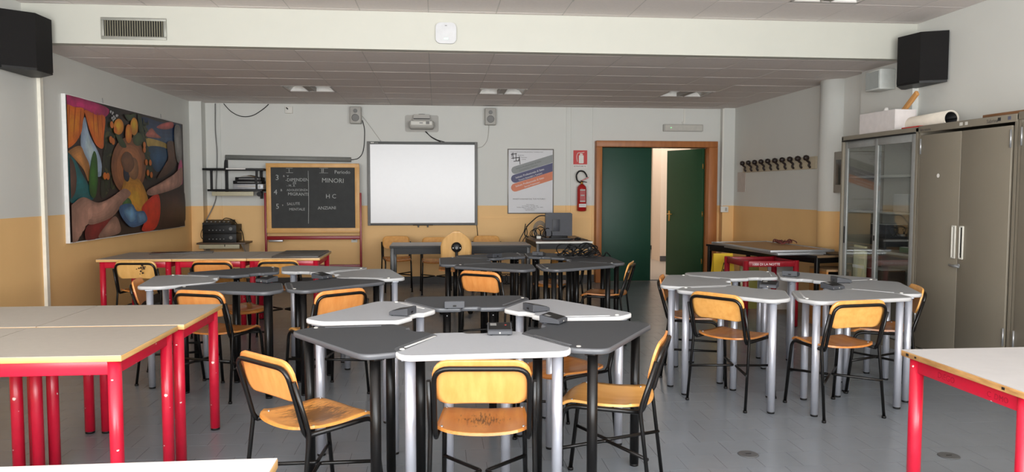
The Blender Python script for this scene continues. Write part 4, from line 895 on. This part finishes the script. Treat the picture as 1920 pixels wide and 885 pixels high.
# emergency light over the door
t = thing('emergency_light', 'flat emergency light above the door', 'light', (3.81, D, 2.39)); MB().prism(rrect(.63, .11, .012), -.05, 0, 'xz').build('housing', GREYP, t)
MB().prism(rrect(.59, .08, .01), -.058, -.05, 'xz').build('diffuser', mat('diffuser', (196, 194, 186), .3), t); MB().box((-.2, -.059, 0), (.02, .004, .01)).build('led', emit('green_led', (120, 230, 150), .6), t)
MB().cyl((0, -.02, .055), (0, -.02, .10), .012).build('cable_gland', WHITE, t)

# coat rack, paper, switch, panel on the right side
t = thing('coat_rack', 'wooden coat rail with ten dark hooks on the right wall', 'coat rack', (XR, 8.93, 1.765))
MB().box((-.012, 1.11, 0), (.024, 2.22, .15), bev=.003).build('rail_board', wood('rack_pine', (186, 174, 150), (198, 186, 162), .6, (3, 3, 20)), t)
for i in range(10):
    y = .12+i*.22
    hk = MB().tube(smooth_path([(-.028, y, -.06), (-.05, y, -.03), (-.04, y, .0), (-.075, y, .03), (-.085, y, .05)], 5), .014, 8).build('hook', mat('hook_brown', (34, 22, 20), .5), t)
    MB().lathe([(.004, -.036), (.028, -.026), (.036, 0), (.028, .026), (.004, .036)], 12, (-.085, y, .06), 'x').build('hook_knob', mat('hook_brown', (34, 22, 20), .5), hk)
tag(MB().box((XR-.002, 11.25, 1.55), (.004, .30, .30)).build('paper_notice', mat('old_paper', (196, 186, 178), .8)), 'faded paper sheet on the right wall left of the coat rail', 'paper')
t = thing('light_switch', 'white light switch in the back right corner', 'switch', (XR-.16, D-.15, 1.13)); MB().box((0, -.02, 0), (.12, .04, .09), bev=.004).build('box', WHITE, t); MB().box((.02, -.042, 0), (.03, .006, .05)).build('rocker', GREYP, t)
t = thing('electric_panel', 'grey electric panel box beside the round column', 'panel', (4.50, 8.17, 1.63)); MB().box((.04, 0, 0), (.12, .30, .46), bev=.006).build('box', mat('panel_grey', (150, 146, 136), .5), t)
MB().box((-.022, 0, .0), (.006, .20, .28), bev=.002).build('window', mat('panel_dark', (52, 54, 52), .2), t)

# ------------------------------------------------------------------ right side: desk, boards, red frame, bench, sign
t = thing('long_table', 'long brown table with black steel legs along the right wall', 'table', (3.36, 9.30, 0), math.atan2(-1.80, .54)+pi/2)
TL, TW = 1.86, .66
MB().box((TW/2, -TL/2, .741), (TW, TL, .022), bev=.002).build('tabletop', mat('brown_laminate', (112, 90, 66), .4, noise=.06, scale=12), t)
MB().box((0.0, -TL/2, .741), (.006, TL, .024)).build('edge_band', BLKP, t)
for x, y in ((.03, -.03), (TW-.03, -.03), (.03, -TL+.03), (TW-.03, -TL+.03)): MB().box((x, y, .365), (.04, .04, .73), bev=.003).build('leg', BLK, t)
for c, d_ in (((.03, -TL/2, .70), (.03, TL-.1, .055)), ((TW-.03, -TL/2, .70), (.03, TL-.1, .055)), ((TW/2, -.03, .70), (TW-.1, .03, .055)), ((TW/2, -TL+.03, .70), (TW-.1, .03, .055))): MB().box(c, d_).build('rail', BLK, t)
def panel(lab, cx, cy, z, w_, l_, rz, top):
    t = thing('display_board', lab, 'board', (cx, cy, z), rz, 'boards lying on the long table')
    MB().box((0, 0, .012), (w_-.03, l_-.03, .012)).build('sheet', top, t)
    m = MB()
    for s in (-1, 1): m.box((0, s*(l_/2-.012), .013), (w_, .024, .026), bev=.003); m.box((s*(w_/2-.012), 0, .013), (.024, l_-.048, .026), bev=.003)
    m.build('frame', ALU, t); return t
panel('smaller aluminium-edged board under the brown one on the long table', 3.72, 8.20, .7525, .56, 1.15, .12, mat('grey_board', (160, 160, 158), .8))
panel('brown board in an aluminium frame lying on top on the long table', 3.74, 8.33, .7795, .74, 1.36, .10, mat('brown_board', (180, 138, 88), .85, noise=.05, scale=5))
t = tag(MB().box((4.18, 7.80, .756), (.36, .34, .006), rot=Matrix.Rotation(.3, 4, 'Z')).build('dark_folder', BLKP), 'flat dark folder at the near end of the long table', 'folder')
m = MB()
for i in range(9):
    a = random.random()*6; cx, cy = 4.02+random.uniform(-.08, .08), 8.55+random.uniform(-.1, .1)
    m.tube(smooth_path([(cx+.06*cos(a+k), cy+.08*sin(a+k*1.3), .812+.012*(k % 3)+.002*i) for k in range(6)], 4), .006, 6)
tag(m.build('red_lace_heap', mat('dark_red_cord', (104, 44, 40), .7)), 'small heap of dark red cord on the brown board', 'cord')
t = thing('table_frame', 'red table frame without a top, scribbled writing on its front rail', 'table frame', (3.18, 7.62, 0))
FW_, FD, FH = .54, .52, .70
RED_SHADED = mat('frame_red_shaded', (138, 16, 30), .35, noise=.08)  # darker copy of the red tube paint, shade put into the colour
for x in (0, FW_):
    for y in (0, FD):
        l = MB().cyl((x, y, .01), (x, y, FH), .030, 18).build('leg', RED_SHADED, t); MB().cyl((x, y, 0), (x, y, .011), .025, 12).build('foot_cap', BLKP, l)
for c, d_ in (((FW_/2, 0, FH-.035), (FW_-.04, .03, .06)), ((FW_/2, FD, FH-.035), (FW_-.04, .03, .06)), ((0, FD/2, FH-.035), (.03, FD-.04, .06)), ((FW_, FD/2, FH-.035), (.03, FD-.04, .06))): MB().box(c, d_, bev=.004).build('rail', RED_SHADED, t)
text('1000 DI LA NOTTE', .036, INKW, 'scribble', t, (.06, -.0165, FH-.05), depth=.0005)
t = thing('wet_floor_sign', 'yellow caution sign standing by the door behind the red frame', 'sign', (3.27, 8.50, 0), .05)
YEL = mat('caution_yellow', (206, 168, 36), .45)
for s in (-1, 1):
    pl = MB(); pl.prism([(-.145, 0), (.145, 0), (.115, .71), (-.115, .71)], -.006, .006, 'xz'); o = pl.build('panel', YEL, t, (0, s*.11, 0)); o.rotation_euler = (s*.15, 0, 0)
    if s < 0:
        m = MB(); m.tube([(-.055, -.0075, .42), (0, -.0075, .60), (.055, -.0075, .42)], .010, 6, closed=True); m.tube([(0, -.0075, .46), (0, -.0075, .53)], .012, 6); m.build('pictogram', INK, o)
t = thing('wooden_cabinet', 'low open wooden cabinet under the near end of the long table', 'cabinet', (4.28, 7.68, 0))
BRW = wood('tan_board', (150, 116, 80), (164, 130, 92), .5, (3, 20, 20))
MB().box((0, 0, .60), (.58, .36, .022)).build('top_board', BRW, t)
for x in (-.28, .28): MB().box((x, 0, .295), (.02, .36, .588)).build('side_panel', wood('orange_board', (176, 118, 60), (190, 130, 70), .5, (20, 3, 20)), t)
MB().box((0, 0, .30), (.54, .34, .018)).build('shelf', BRW, t); MB().box((0, 0, .02), (.54, .34, .02)).build('base_board', BRW, t); MB().box((0, .17, .30), (.54, .012, .56)).build('back_panel', mat('dark_back', (40, 34, 30), .8), t)
tag(MB().box((4.02, 8.60, .35), (.32, .02, .64), rot=Matrix.Rotation(-.1, 4, 'X'), bev=.002).build('leaning_board', mat('leaning_grey', (176, 168, 160), .6)), 'grey board standing under the long table behind the red frame', 'board')
tag(MB().box((3.56, 8.42, .32), (.22, .02, .5), rot=Matrix.Rotation(-.06, 4, 'X'), bev=.002).build('acrylic_sheet', mat('olive_sheet', (120, 116, 60), .25)), 'olive sheet standing behind the left half of the red frame', 'sheet')

# ------------------------------------------------------------------ cabinets
XF, CD = 4.09, .46
def carcass(t, w_, h_, m_):
    m = MB(); m.box((CD/2, w_/2, h_-.02), (CD, w_, .04)); m.box((CD/2, w_/2, .04), (CD, w_, .08))
    for y in (.012, w_-.012): m.box((CD/2, y, h_/2), (CD, .024, h_-.02))
    m.box((CD-.006, w_/2, h_/2), (.012, w_-.02, h_-.02)); return m.build('body', m_, t)
GW = 1.235; GH = 1.97
t = thing('glass_cabinet', 'grey steel cabinet with two sliding glass doors', 'cabinet', (XF, 6.215, 0))
carcass(t, GW, GH, [STEEL])
MB().box((CD-.014, GW/2, GH/2), (.003, GW-.05, GH-.14)).build('back_lining', STEELI, t)
for z in (.45, .85, 1.22, 1.56): MB().box((CD/2+.03, GW/2, z), (CD-.09, GW-.06, .022)).build('shelf', mat('shelf_grey', (150, 150, 144), .5), t)
for i, (y0, y1, xx) in enumerate(((.03, .64, .012), (.60, 1.205, .034))):
    d = MB(); z0, z1 = .09, GH-.05
    for y in (y0+.025, y1-.025): d.box((xx, y, (z0+z1)/2), (.02, .05, z1-z0), bev=.002)
    for z in (z0+.04, z1-.035): d.box((xx, (y0+y1)/2, z), (.02, y1-y0-.09, .075), bev=.002)
    dd = d.build('sliding_door', mat('door_steel', (150, 152, 150), .4, .2), t)
    MB().box((xx, (y0+y1)/2, (z0+z1)/2), (.005, y1-y0-.098, z1-z0-.14)).build('glass_pane', GLASS, dd)
    MB().box((xx-.0105, y1-.02 if i else y0+.585, .98), (.004, .02, .17 if i else .05), bev=.001).build('finger_pull', BLKP, dd)
MB().box((.0, GW/2, GH-.0495), (.03, GW-.05, .012)).build('door_track', BLKP, t)
# contents of the glass cabinet
def binder(name, lab, y, z, w_, h_, d_, c, cat, rot=0, x=.26):
    t = thing(name, lab, cat, (XF+x, 6.215+y, z), 0); 
    MB().box((0, 0, h_/2), (d_, w_, h_), bev=.002).build('cover', mat('cover_%d_%d_%d' % c, c, .6), t)
    MB().box((.003, 0, h_/2), (d_-.004, w_-.008, h_+.003)).build('pages', PAPER, t); return t
binder('binder', 'white binder on the third shelf behind the right glass door', .18, 1.2315, .08, .27, .2, (196, 196, 196), 'binder')
binder('binder', 'grey binder beside the white one behind the right glass door', .27, 1.2315, .07, .25, .2, (130, 140, 140), 'binder')
binder('binder', 'dark red binder at the near end of the third cabinet shelf', .09, 1.2315, .07, .26, .2, (96, 36, 50), 'binder')
binder('file_box', 'long pale file box lying on the third shelf of the glass cabinet', .45, 1.2315, .22, .16, .22, (150, 150, 148), 'box')
binder('file_box', 'brown carton on the second shelf of the glass cabinet', .14, .8615, .14, .22, .18, (120, 100, 76), 'box')
binder('file_box', 'green folder lying on the second shelf of the glass cabinet', .36, .8615, .2, .045, .2, (40, 92, 78), 'folder')
binder('file_box', 'dark carton on the lower shelf behind the left glass door', .85, .4615, .3, .2, .24, (70, 56, 46), 'box')
binder('file_box', 'black box on the second shelf behind the left glass door', .80, .8615, .26, .24, .22, (34, 34, 36), 'box')
t2 = thing('paper_pad', 'tall cream paper pad standing inside the left glass door', 'paper', (XF+.10, 6.215+1.01, .4615)); MB().box((0, 0, .21), (.03, .20, .42), rot=Matrix.Rotation(.03, 4, 'X'), bev=.004).build('sheets', mat('cream_sheet', (206, 202, 170), .7), t2); MB().box((-.018, 0, .21), (.004, .2, .03)).build('band', PAPER, t2)

def steel_cabinet(y, w_, h_, lab):
    t = thing('steel_cabinet', lab, 'cabinet', (XF+.004, y, 0), 0, 'grey enamel steel cabinets')
    carcass(t, w_, h_, [STEEL])
    mid = w_*.515
    for i, (a, b) in enumerate(((.045, mid-.003), (mid+.003, w_-.03))):
        d = MB().box((.006, (a+b)/2, (h_+.07)/2-.03), (.022, b-a, h_-.17), bev=.004).build('door', STEEL, t)
        yh = mid-.045 if i == 0 else mid+.045
        hd = MB(); 
        for yy in (-.018, .018): hd.box((-.010, yh+yy, 1.02), (.012, .012, .26), bev=.003)
        for zz in (-.125, .125): hd.box((-.010, yh, 1.02+zz), (.012, .04, .012), bev=.003)
        h_o = hd.build('handle', mat('handle_plastic', (204, 202, 192), .4), d)
        MB().box((-.0065, yh, 1.02), (.004, .026, .235)).build('handle_recess', BLKP if i == 0 else GREYP, h_o)
        yy = a+.006 if i == 0 else b-.006
        for z in (.3, h_-.24): MB().cyl((-.008, yy, z), (-.008, yy, z+.13), .007, 10).build('hinge', ALU, d)
        if i == 0: MB().cyl((-.007, yh+.02, .84), (-.012, yh+.02, .84), .012, 12).build('lock', ALU, d)
    m = MB(); m.box((-.004, w_/2, h_-.03), (.008, w_, .055), bev=.002); m.build('top_rail', STEEL, t)
    return t
t = steel_cabinet(5.085, 1.115, 1.975, 'grey steel cabinet with two closed doors and white handles')
text('Sabrina', .04, mat('pencil', (70, 68, 66), .7), 'scribble', t, (-.009, .30, 1.928), (pi/2, 0, -pi/2), depth=.0003)
text('laboratorio', .03, mat('pencil', (70, 68, 66), .7), 'scribble', t, (-.009, 1.09, 1.93), (pi/2, 0, -pi/2), depth=.0003)
for y, w_, c in ((.52, .03, (206, 204, 196)), (.58, .035, (206, 204, 196)), (.17, .03, (40, 40, 40)), (.07, .03, (90, 92, 110))):
    MB().box((-.0088, y, 1.948), (.0012, w_, .025)).build('sticker', mat('sticker_%d_%d_%d' % c, c, .6), t)
MB().lathe([(.018, 0), (.018, .002)], 7, (-.0055, .84, 1.55), 'x').build('chipped_spot', PAPER, t)
MB().tube([(-.03, .52, .83), (-.03, .63, .835)], .008, 8).cyl((-.005, .575, .832), (-.03, .575, .832), .012, 12).build('latch', ALU, t)
MB().cyl((-.0068, .535, .93), (-.010, .535, .93), .010, 12).build('keyhole', BLK, t)
dupc = steel_cabinet(3.955, 1.115, 1.985, 'second grey steel cabinet cut off by the right photo edge')
# on top of the cabinets
t = thing('white_box', 'white open cardboard box on the glass cabinet', 'box', (4.17, 6.68, 1.97), .05)
m = MB(); 
for c, d_ in (((.005, .27, .10), (.01, .54, .20)), ((.21, .27, .10), (.01, .54, .20)), ((.108, .005, .10), (.20, .01, .20)), ((.108, .535, .10), (.20, .01, .20)), ((.108, .27, .005), (.20, .53, .01))): m.box(c, d_)
m.build('walls', mat('box_white', (214, 208, 206), .6), t)
tag(MB().box((4.30, 6.72, 2.19), (.03, .045, .40), rot=Matrix.Rotation(.95, 4, 'X'), bev=.006).build('wooden_stick', wood('stick_wood', (186, 132, 74), (204, 150, 90), .5, (20, 20, 3))), 'wooden stick leaning out of the white box', 'stick')
tag(MB().lathe([(.02, 0), (.03, .03), (.015, .06)], 10, (4.27, 6.98, 2.155)).build('paper_scrap', PAPER), 'scrap of white paper at the top of the white box', 'paper')
t = thing('paper_roll', 'thick roll of white paper with a dark hollow end, on the cabinets', 'roll', (4.36, 6.17, 2.040))
m = MB(); seg = 24
def roll(u, v): a = 2*pi*u; rr = .062; return (rr*cos(a), v*.86, rr*sin(a))
m.grid(roll, seg, 1, .010); m.build('sheet_roll', mat('roll_white', (222, 214, 200), .7), t)
MB().grid(lambda u, v: (.053*cos(2*pi*u), .004+v*.85, .053*sin(2*pi*u)), seg, 1, .004).build('core', BLKP, t)
t.rotation_euler = (-.02, 0, .03)
t = thing('red_booklet', 'thin red and white booklet under the paper roll', 'booklet', (4.155, 6.30, 1.9705)); MB().box((0, .05, .006), (.09, .26, .012), bev=.001).build('cover', SR, t)
MB().box((-.002, .26, .0055), (.086, .14, .011)).build('white_part', PAPER, t)
t = tag(MB().box((4.33, 5.22, 1.99), (.34, .62, .028), bev=.003).build('wooden_board', wood('dark_slab', (112, 76, 44), (130, 90, 56), .5, (20, 3, 20))), 'brown wooden board lying on the steel cabinet', 'board')

# loudspeakers hung near the beam
def loudspeaker(lab, pts, z0, z1, loc):
    t = thing('loudspeaker', lab, 'loudspeaker', loc, 0, 'big black loudspeakers by the beam')
    MB().prism(pts, z0+.02, z1, 'xy').build('cabinet', BLKC, t)
    cx = sum(p[0] for p in pts)/len(pts); cy = sum(p[1] for p in pts)/len(pts)
    MB().prism([(cx+(p[0]-cx)*.985, cy+(p[1]-cy)*.985) for p in pts], z0, z0+.021, 'xy').build('base_panel', BLKP, t)
    sx = 1 if loc[0] > 0 else -1
    MB().box((-sx*.027, .33, (z0+z1)/2), (.05, .10, .2)).build('wall_bracket', BLKP, t)
    return t
loudspeaker('black loudspeaker on the right wall beside the beam', [(-.02, .05), (-.225, .15), (-.275, .42), (-.10, .62), (-.02, .62)], 2.405, 2.864, (XR, 6.50, 0))
loudspeaker('black loudspeaker at the top left corner of the room', [(.02, .02), (.09, .0), (.284, .155), (.286, .42), (.10, .60), (.02, .60)], 2.40, 2.864, (XL, 6.54, 0))
t = thing('wall_box', 'light grey box speaker on the right wall above the glass cabinet', 'speaker', (4.54, 7.42, 2.43)); MB().box((-.08, .0, .105), (.16, .27, .20), bev=.006).build('cabinet', mat('pale_box', (206, 210, 206), .5), t)
MB().box((-.1615, 0, .105), (.004, .23, .17)).build('grille', mat('grille_grey', (168, 174, 172), .6), t)
# beam fittings
t = thing('air_vent', 'grey metal air vent grille on the white beam', 'vent', (-2.614, YB, 2.822))
VW, VH = .545, .185
m = MB()
for c, d_ in (((0, VH/2-.0125), (VW, .025)), ((0, -VH/2+.0125), (VW, .025)), ((-VW/2+.0125, 0), (.025, VH-.05)), ((VW/2-.0125, 0), (.025, VH-.05))): m.box((c[0], -.008, c[1]), (d_[0], .016, d_[1]), bev=.002)
m.build('frame', mat('vent_frame', (150, 150, 142), .45, .3), t)
MB().box((0, -.002, 0), (VW-.05, .004, VH-.05)).build('backing', mat('vent_dark', (26, 25, 22), .8), t)
sm = None
for i in range(24):
    x = -VW/2+.036+i*(VW-.072)/23
    if sm is None: s0 = MB().box((0, 0, 0), (.0055, .010, VH-.05)).build('slat', mat('vent_slat', (140, 136, 116), .45, .3), t, (x, -.008, 0)); sm = s0.data
    else:
        s1 = bpy.data.objects.new('slat', sm); C.objects.link(s1); s1.parent = t; s1.location = (x, -.008, 0)
t = thing('access_point', 'white rounded wireless access point on the beam', 'access point', (.088, YB, 2.838)); MB().prism(rrect(.186, .186, .045, 0, 0, 8), -.03, 0, 'xz').build('cover', mat('ap_white', (196, 197, 199), .4), t)
MB().box((.0, -.031, -.05), (.035, .003, .010)).build('status_light', emit('ap_green', (150, 255, 190), 1.2), t); MB().box((0, -.031, .065), (.02, .002, .006)).build('logo_mark', MIDP, t)
# recessed lamps (vault-shaped, switched off)
def lamp(x, y, z, lab):
    t = thing('ceiling_lamp', lab, 'lamp', (x, y, z), 0, 'recessed vaulted ceiling lamps')
    W_ = .56; Hh = .085
    LW = mat('lamp_white', (236, 236, 232), .35)
    prof = [(-W_/2+W_*i/16, Hh*math.sqrt(max(0, 1-(2*i/16-1)**2))) for i in range(17)]
    MB().grid(lambda u, v: (prof[int(round(u*16))][0], -.28+.52*v, .012+prof[int(round(u*16))][1]), 16, 2, -.002).build('reflector', LW, t)
    for yy in (.242, -.282): MB().prism([(a, b+.012) for a, b in prof], yy-.002, yy+.002, 'xz').build('end_plate', LW, t)
    m = MB()
    for c, d_ in (((0, .274, .009), (.604, .06, .014)), ((0, -.296, .009), (.604, .016, .014)), ((-.291, 0, .009), (.022, .52, .014)), ((.291, 0, .009), (.022, .52, .014))): m.box(c, d_)
    m.build('rim', CEILG, t)
    MB().box((0, -.02, .03), (.10, .52, .05), bev=.006).build('centre_channel', mat('lamp_channel', (150, 142, 136), .5), t)
    for s in (-1, 1): MB().box((s*.042, -.02, .004), (.008, .52, .006)).build('louvre', GREYP, t)
    return t
for (x, y), lab in zip(lowlamps, ('recessed ceiling lamp above the blackboard side', 'recessed ceiling lamp in the middle, right of the projector', 'recessed ceiling lamp near the green door')): lamp(x, y, ZC, lab)
lamp(hilamp[0][0], hilamp[0][1], ZH, 'recessed lamp in the higher ceiling at the top of the photo')

# ------------------------------------------------------------------ teacher table and monitor desk
def steel_desk(name, lab, x0, y0, w_, d_, topm, edgem, h=.745, rz=0):
    t = thing(name, lab, 'table', (x0, y0, 0), rz)
    MB().box((w_/2, d_/2, h-.0125), (w_, d_, .025), bev=.002).build('tabletop', topm, t)
    MB().box((w_/2, -.002, h-.0125), (w_, .006, .024)).build('edge_band', edgem, t)
    for x in (.03, w_-.03):
        for y in (.03, d_-.03): MB().box((x, y, (h-.026)/2), (.045, .045, h-.026), bev=.003).build('leg', BLK, t)
    for c, dd in (((w_/2, .035, h-.065), (w_-.08, .03, .075)), ((w_/2, d_-.03, h-.06), (w_-.08, .03, .06)), ((.03, d_/2, h-.06), (.03, d_-.08, .06)), ((w_-.03, d_/2, h-.06), (.03, d_-.08, .06))): MB().box(c, dd).build('rail', mat('desk_rail', (24, 24, 26), .6), t)
    return t
steel_desk('teacher_table', 'long grey-topped teacher table with black legs below the whiteboard', -.575, 9.36, 1.73, .66, mat('grey_brown_top', (150, 140, 130), .35, noise=.03), BLKP)
steel_desk('computer_desk', 'desk with a white front edge carrying the monitor', 1.30, 10.02, .76, 1.30, mat('brown_desk_top', (96, 76, 64), .4), WHITE)
t = thing('computer_monitor', 'dark grey monitor seen from behind on the computer desk', 'monitor', (1.705, 10.66, .7455), .02)
MB().prism([(-.19, .035), (.19, .035), (.19, .345), (.17, .36), (-.17, .36), (-.19, .345)], -.02, .035, 'xz').build('screen_housing', mat('monitor_grey', (64, 66, 74), .5), t)
MB().box((-.04, -.024, .185), (.10, .012, .17), bev=.003).build('rear_cover', mat('monitor_cover', (54, 56, 64), .5), t)
m = MB()
for c, d_ in (((-.04, .27), (.10, .006)), ((-.04, .10), (.10, .006)), ((-.092, .185), (.006, .17)), ((.012, .185), (.006, .17))): m.box((c[0], -.028, c[1]), (d_[0], .008, d_[1]))
m.build('cover_groove', BLK, t)
MB().box((0, .03, .02), (.24, .16, .04), bev=.006).build('base', BLKP, t); MB().box((-.17, -.02, .32), (.05, .02, .02)).build('plug', BLK, t)
t = thing('keyboard', 'dark keyboard on the computer desk before the monitor', 'keyboard', (1.62, 10.34, .7455)); MB().box((0, 0, .009), (.40, .13, .018), bev=.004).build('case', BLKP, t); MB().box((0, .005, .0195), (.37, .10, .005)).build('keys', DKPL, t)
t = thing('computer_mouse', 'black mouse on the right of the computer desk', 'mouse', (1.91, 10.30, .7455), .6); MB().lathe([(.034, 0), (.036, .012), (.028, .028), (.012, .036)], 16).build('shell', BLKP, t); t.scale = (1.6, 1, 1); MB().box((0, -.022, .03), (.006, .016, .008)).build('wheel', MIDP, t)
tag(MB().tube(smooth_path([(1.85, 10.30, .752), (1.80, 10.36, .752), (1.84, 10.45, .752), (1.97, 10.42, .752), (2.03, 10.22, .752)], 5), .004, 6).build('mouse_cable', BLKP), 'thin black mouse cable on the computer desk', 'cable')
t = thing('power_strip', 'white power strip at the left edge of the computer desk', 'power strip', (1.44, 10.75, .7455), 1.4); MB().box((0, 0, .018), (.32, .06, .036), bev=.004).build('body', WHITE, t); MB().box((0, 0, .0375), (.26, .035, .003)).build('outlets', MIDP, t)
m = MB()
for i in range(6):
    cx = 1.34+.05*i; cy = 10.62+.05*(i % 2); r = .05+.02*(i % 3)
    m.tube(smooth_path([(cx+r*cos(a)*.9, cy+.03*sin(a*2), .82+r*sin(a)) for a in [k*pi/4 for k in range(8)]], 4, True), .0055, 6, closed=True)
m.tube(smooth_path([(1.52, 10.64, 1.065), (1.42, 10.64, 1.06), (1.32, 10.66, .98), (1.25, 10.68, .90), (1.23, 10.7, .80), (1.28, 10.7, .76)], 6), .008, 6)
m.tube(smooth_path([(1.24, 10.70, .95), (1.22, 10.72, .84), (1.16, 10.72, .72), (1.13, 10.72, .55)], 5), .006, 6)
m.tube(smooth_path([(1.25, 10.70, .92), (1.26, 10.7, .80), (1.2, 10.7, .70), (1.2, 10.7, .5)], 5), .006, 6)
tag(m.build('cable_bundle', BLKP), 'black cables coiled beside the monitor', 'cable')
m = MB()
for i in range(4):
    r = .06+.012*i; m.tube([(1.46+r*cos(a), 10.78+.01*i, .86+r*1.3*sin(a)) for a in [k*pi/8 for k in range(16)]], .005, 6, closed=True)
tag(m.build('grey_cable_coil', MIDP), 'coil of grey cable behind the monitor', 'cable')
m = MB()
for i in range(15):
    cx, cy = 1.26+.36*random.random(), 7.60+.2*random.random(); r1 = random.uniform(.04, .09); tilt = random.uniform(.6, 1.5); a0 = random.random()*6
    m.tube(smooth_path([(cx+r1*cos(a+a0), cy+r1*.7*sin(a+a0), .752+.006+(.5+.5*sin(a))*r1*tilt) for a in [k*pi/4 for k in range(8)]], 4, True), .006, 6, closed=True)
m.tube(smooth_path([(1.22, 7.66, .76), (1.30, 7.66, .83), (1.36, 7.75, .87), (1.46, 7.70, .84), (1.54, 7.74, .88), (1.60, 7.66, .80), (1.68, 7.62, .758), (1.70, 7.58, .80), (1.75, 7.62, .758)], 6), .007, 6)
tag(m.build('cable_tangle', BLKP), 'tangle of black cables lying on the all-dark back cluster', 'cable')
m = MB()
for i in range(5):
    cx = .85+.07*i; m.tube(smooth_path([(cx+.09*cos(a), 10.9+.05*sin(a), .08+.07*sin(a)+.07) for a in [k*pi/4+i for k in range(8)]], 4, True), .005, 6, closed=True)
tag(m.build('floor_cables', BLKP), 'loops of dark cable on the floor under the teacher table', 'cable')
# round caps of floor boxes
for x, y, lab in ((1.672, 3.925, 'dark round floor cap before the silver-legged cluster'), (2.74, 3.80, 'dark round floor cap under the red table at right')):
    t = thing('floor_cap', lab, 'floor cap', (x, y, .0005)); MB().lathe([(.055, 0), (.055, .003), (.05, .005)], 24).build('cover', mat('cap_grey', (96, 98, 100), .4, .3), t); MB().box((0, 0, .0055), (.03, .006, .002)).build('slot', BLK, t)
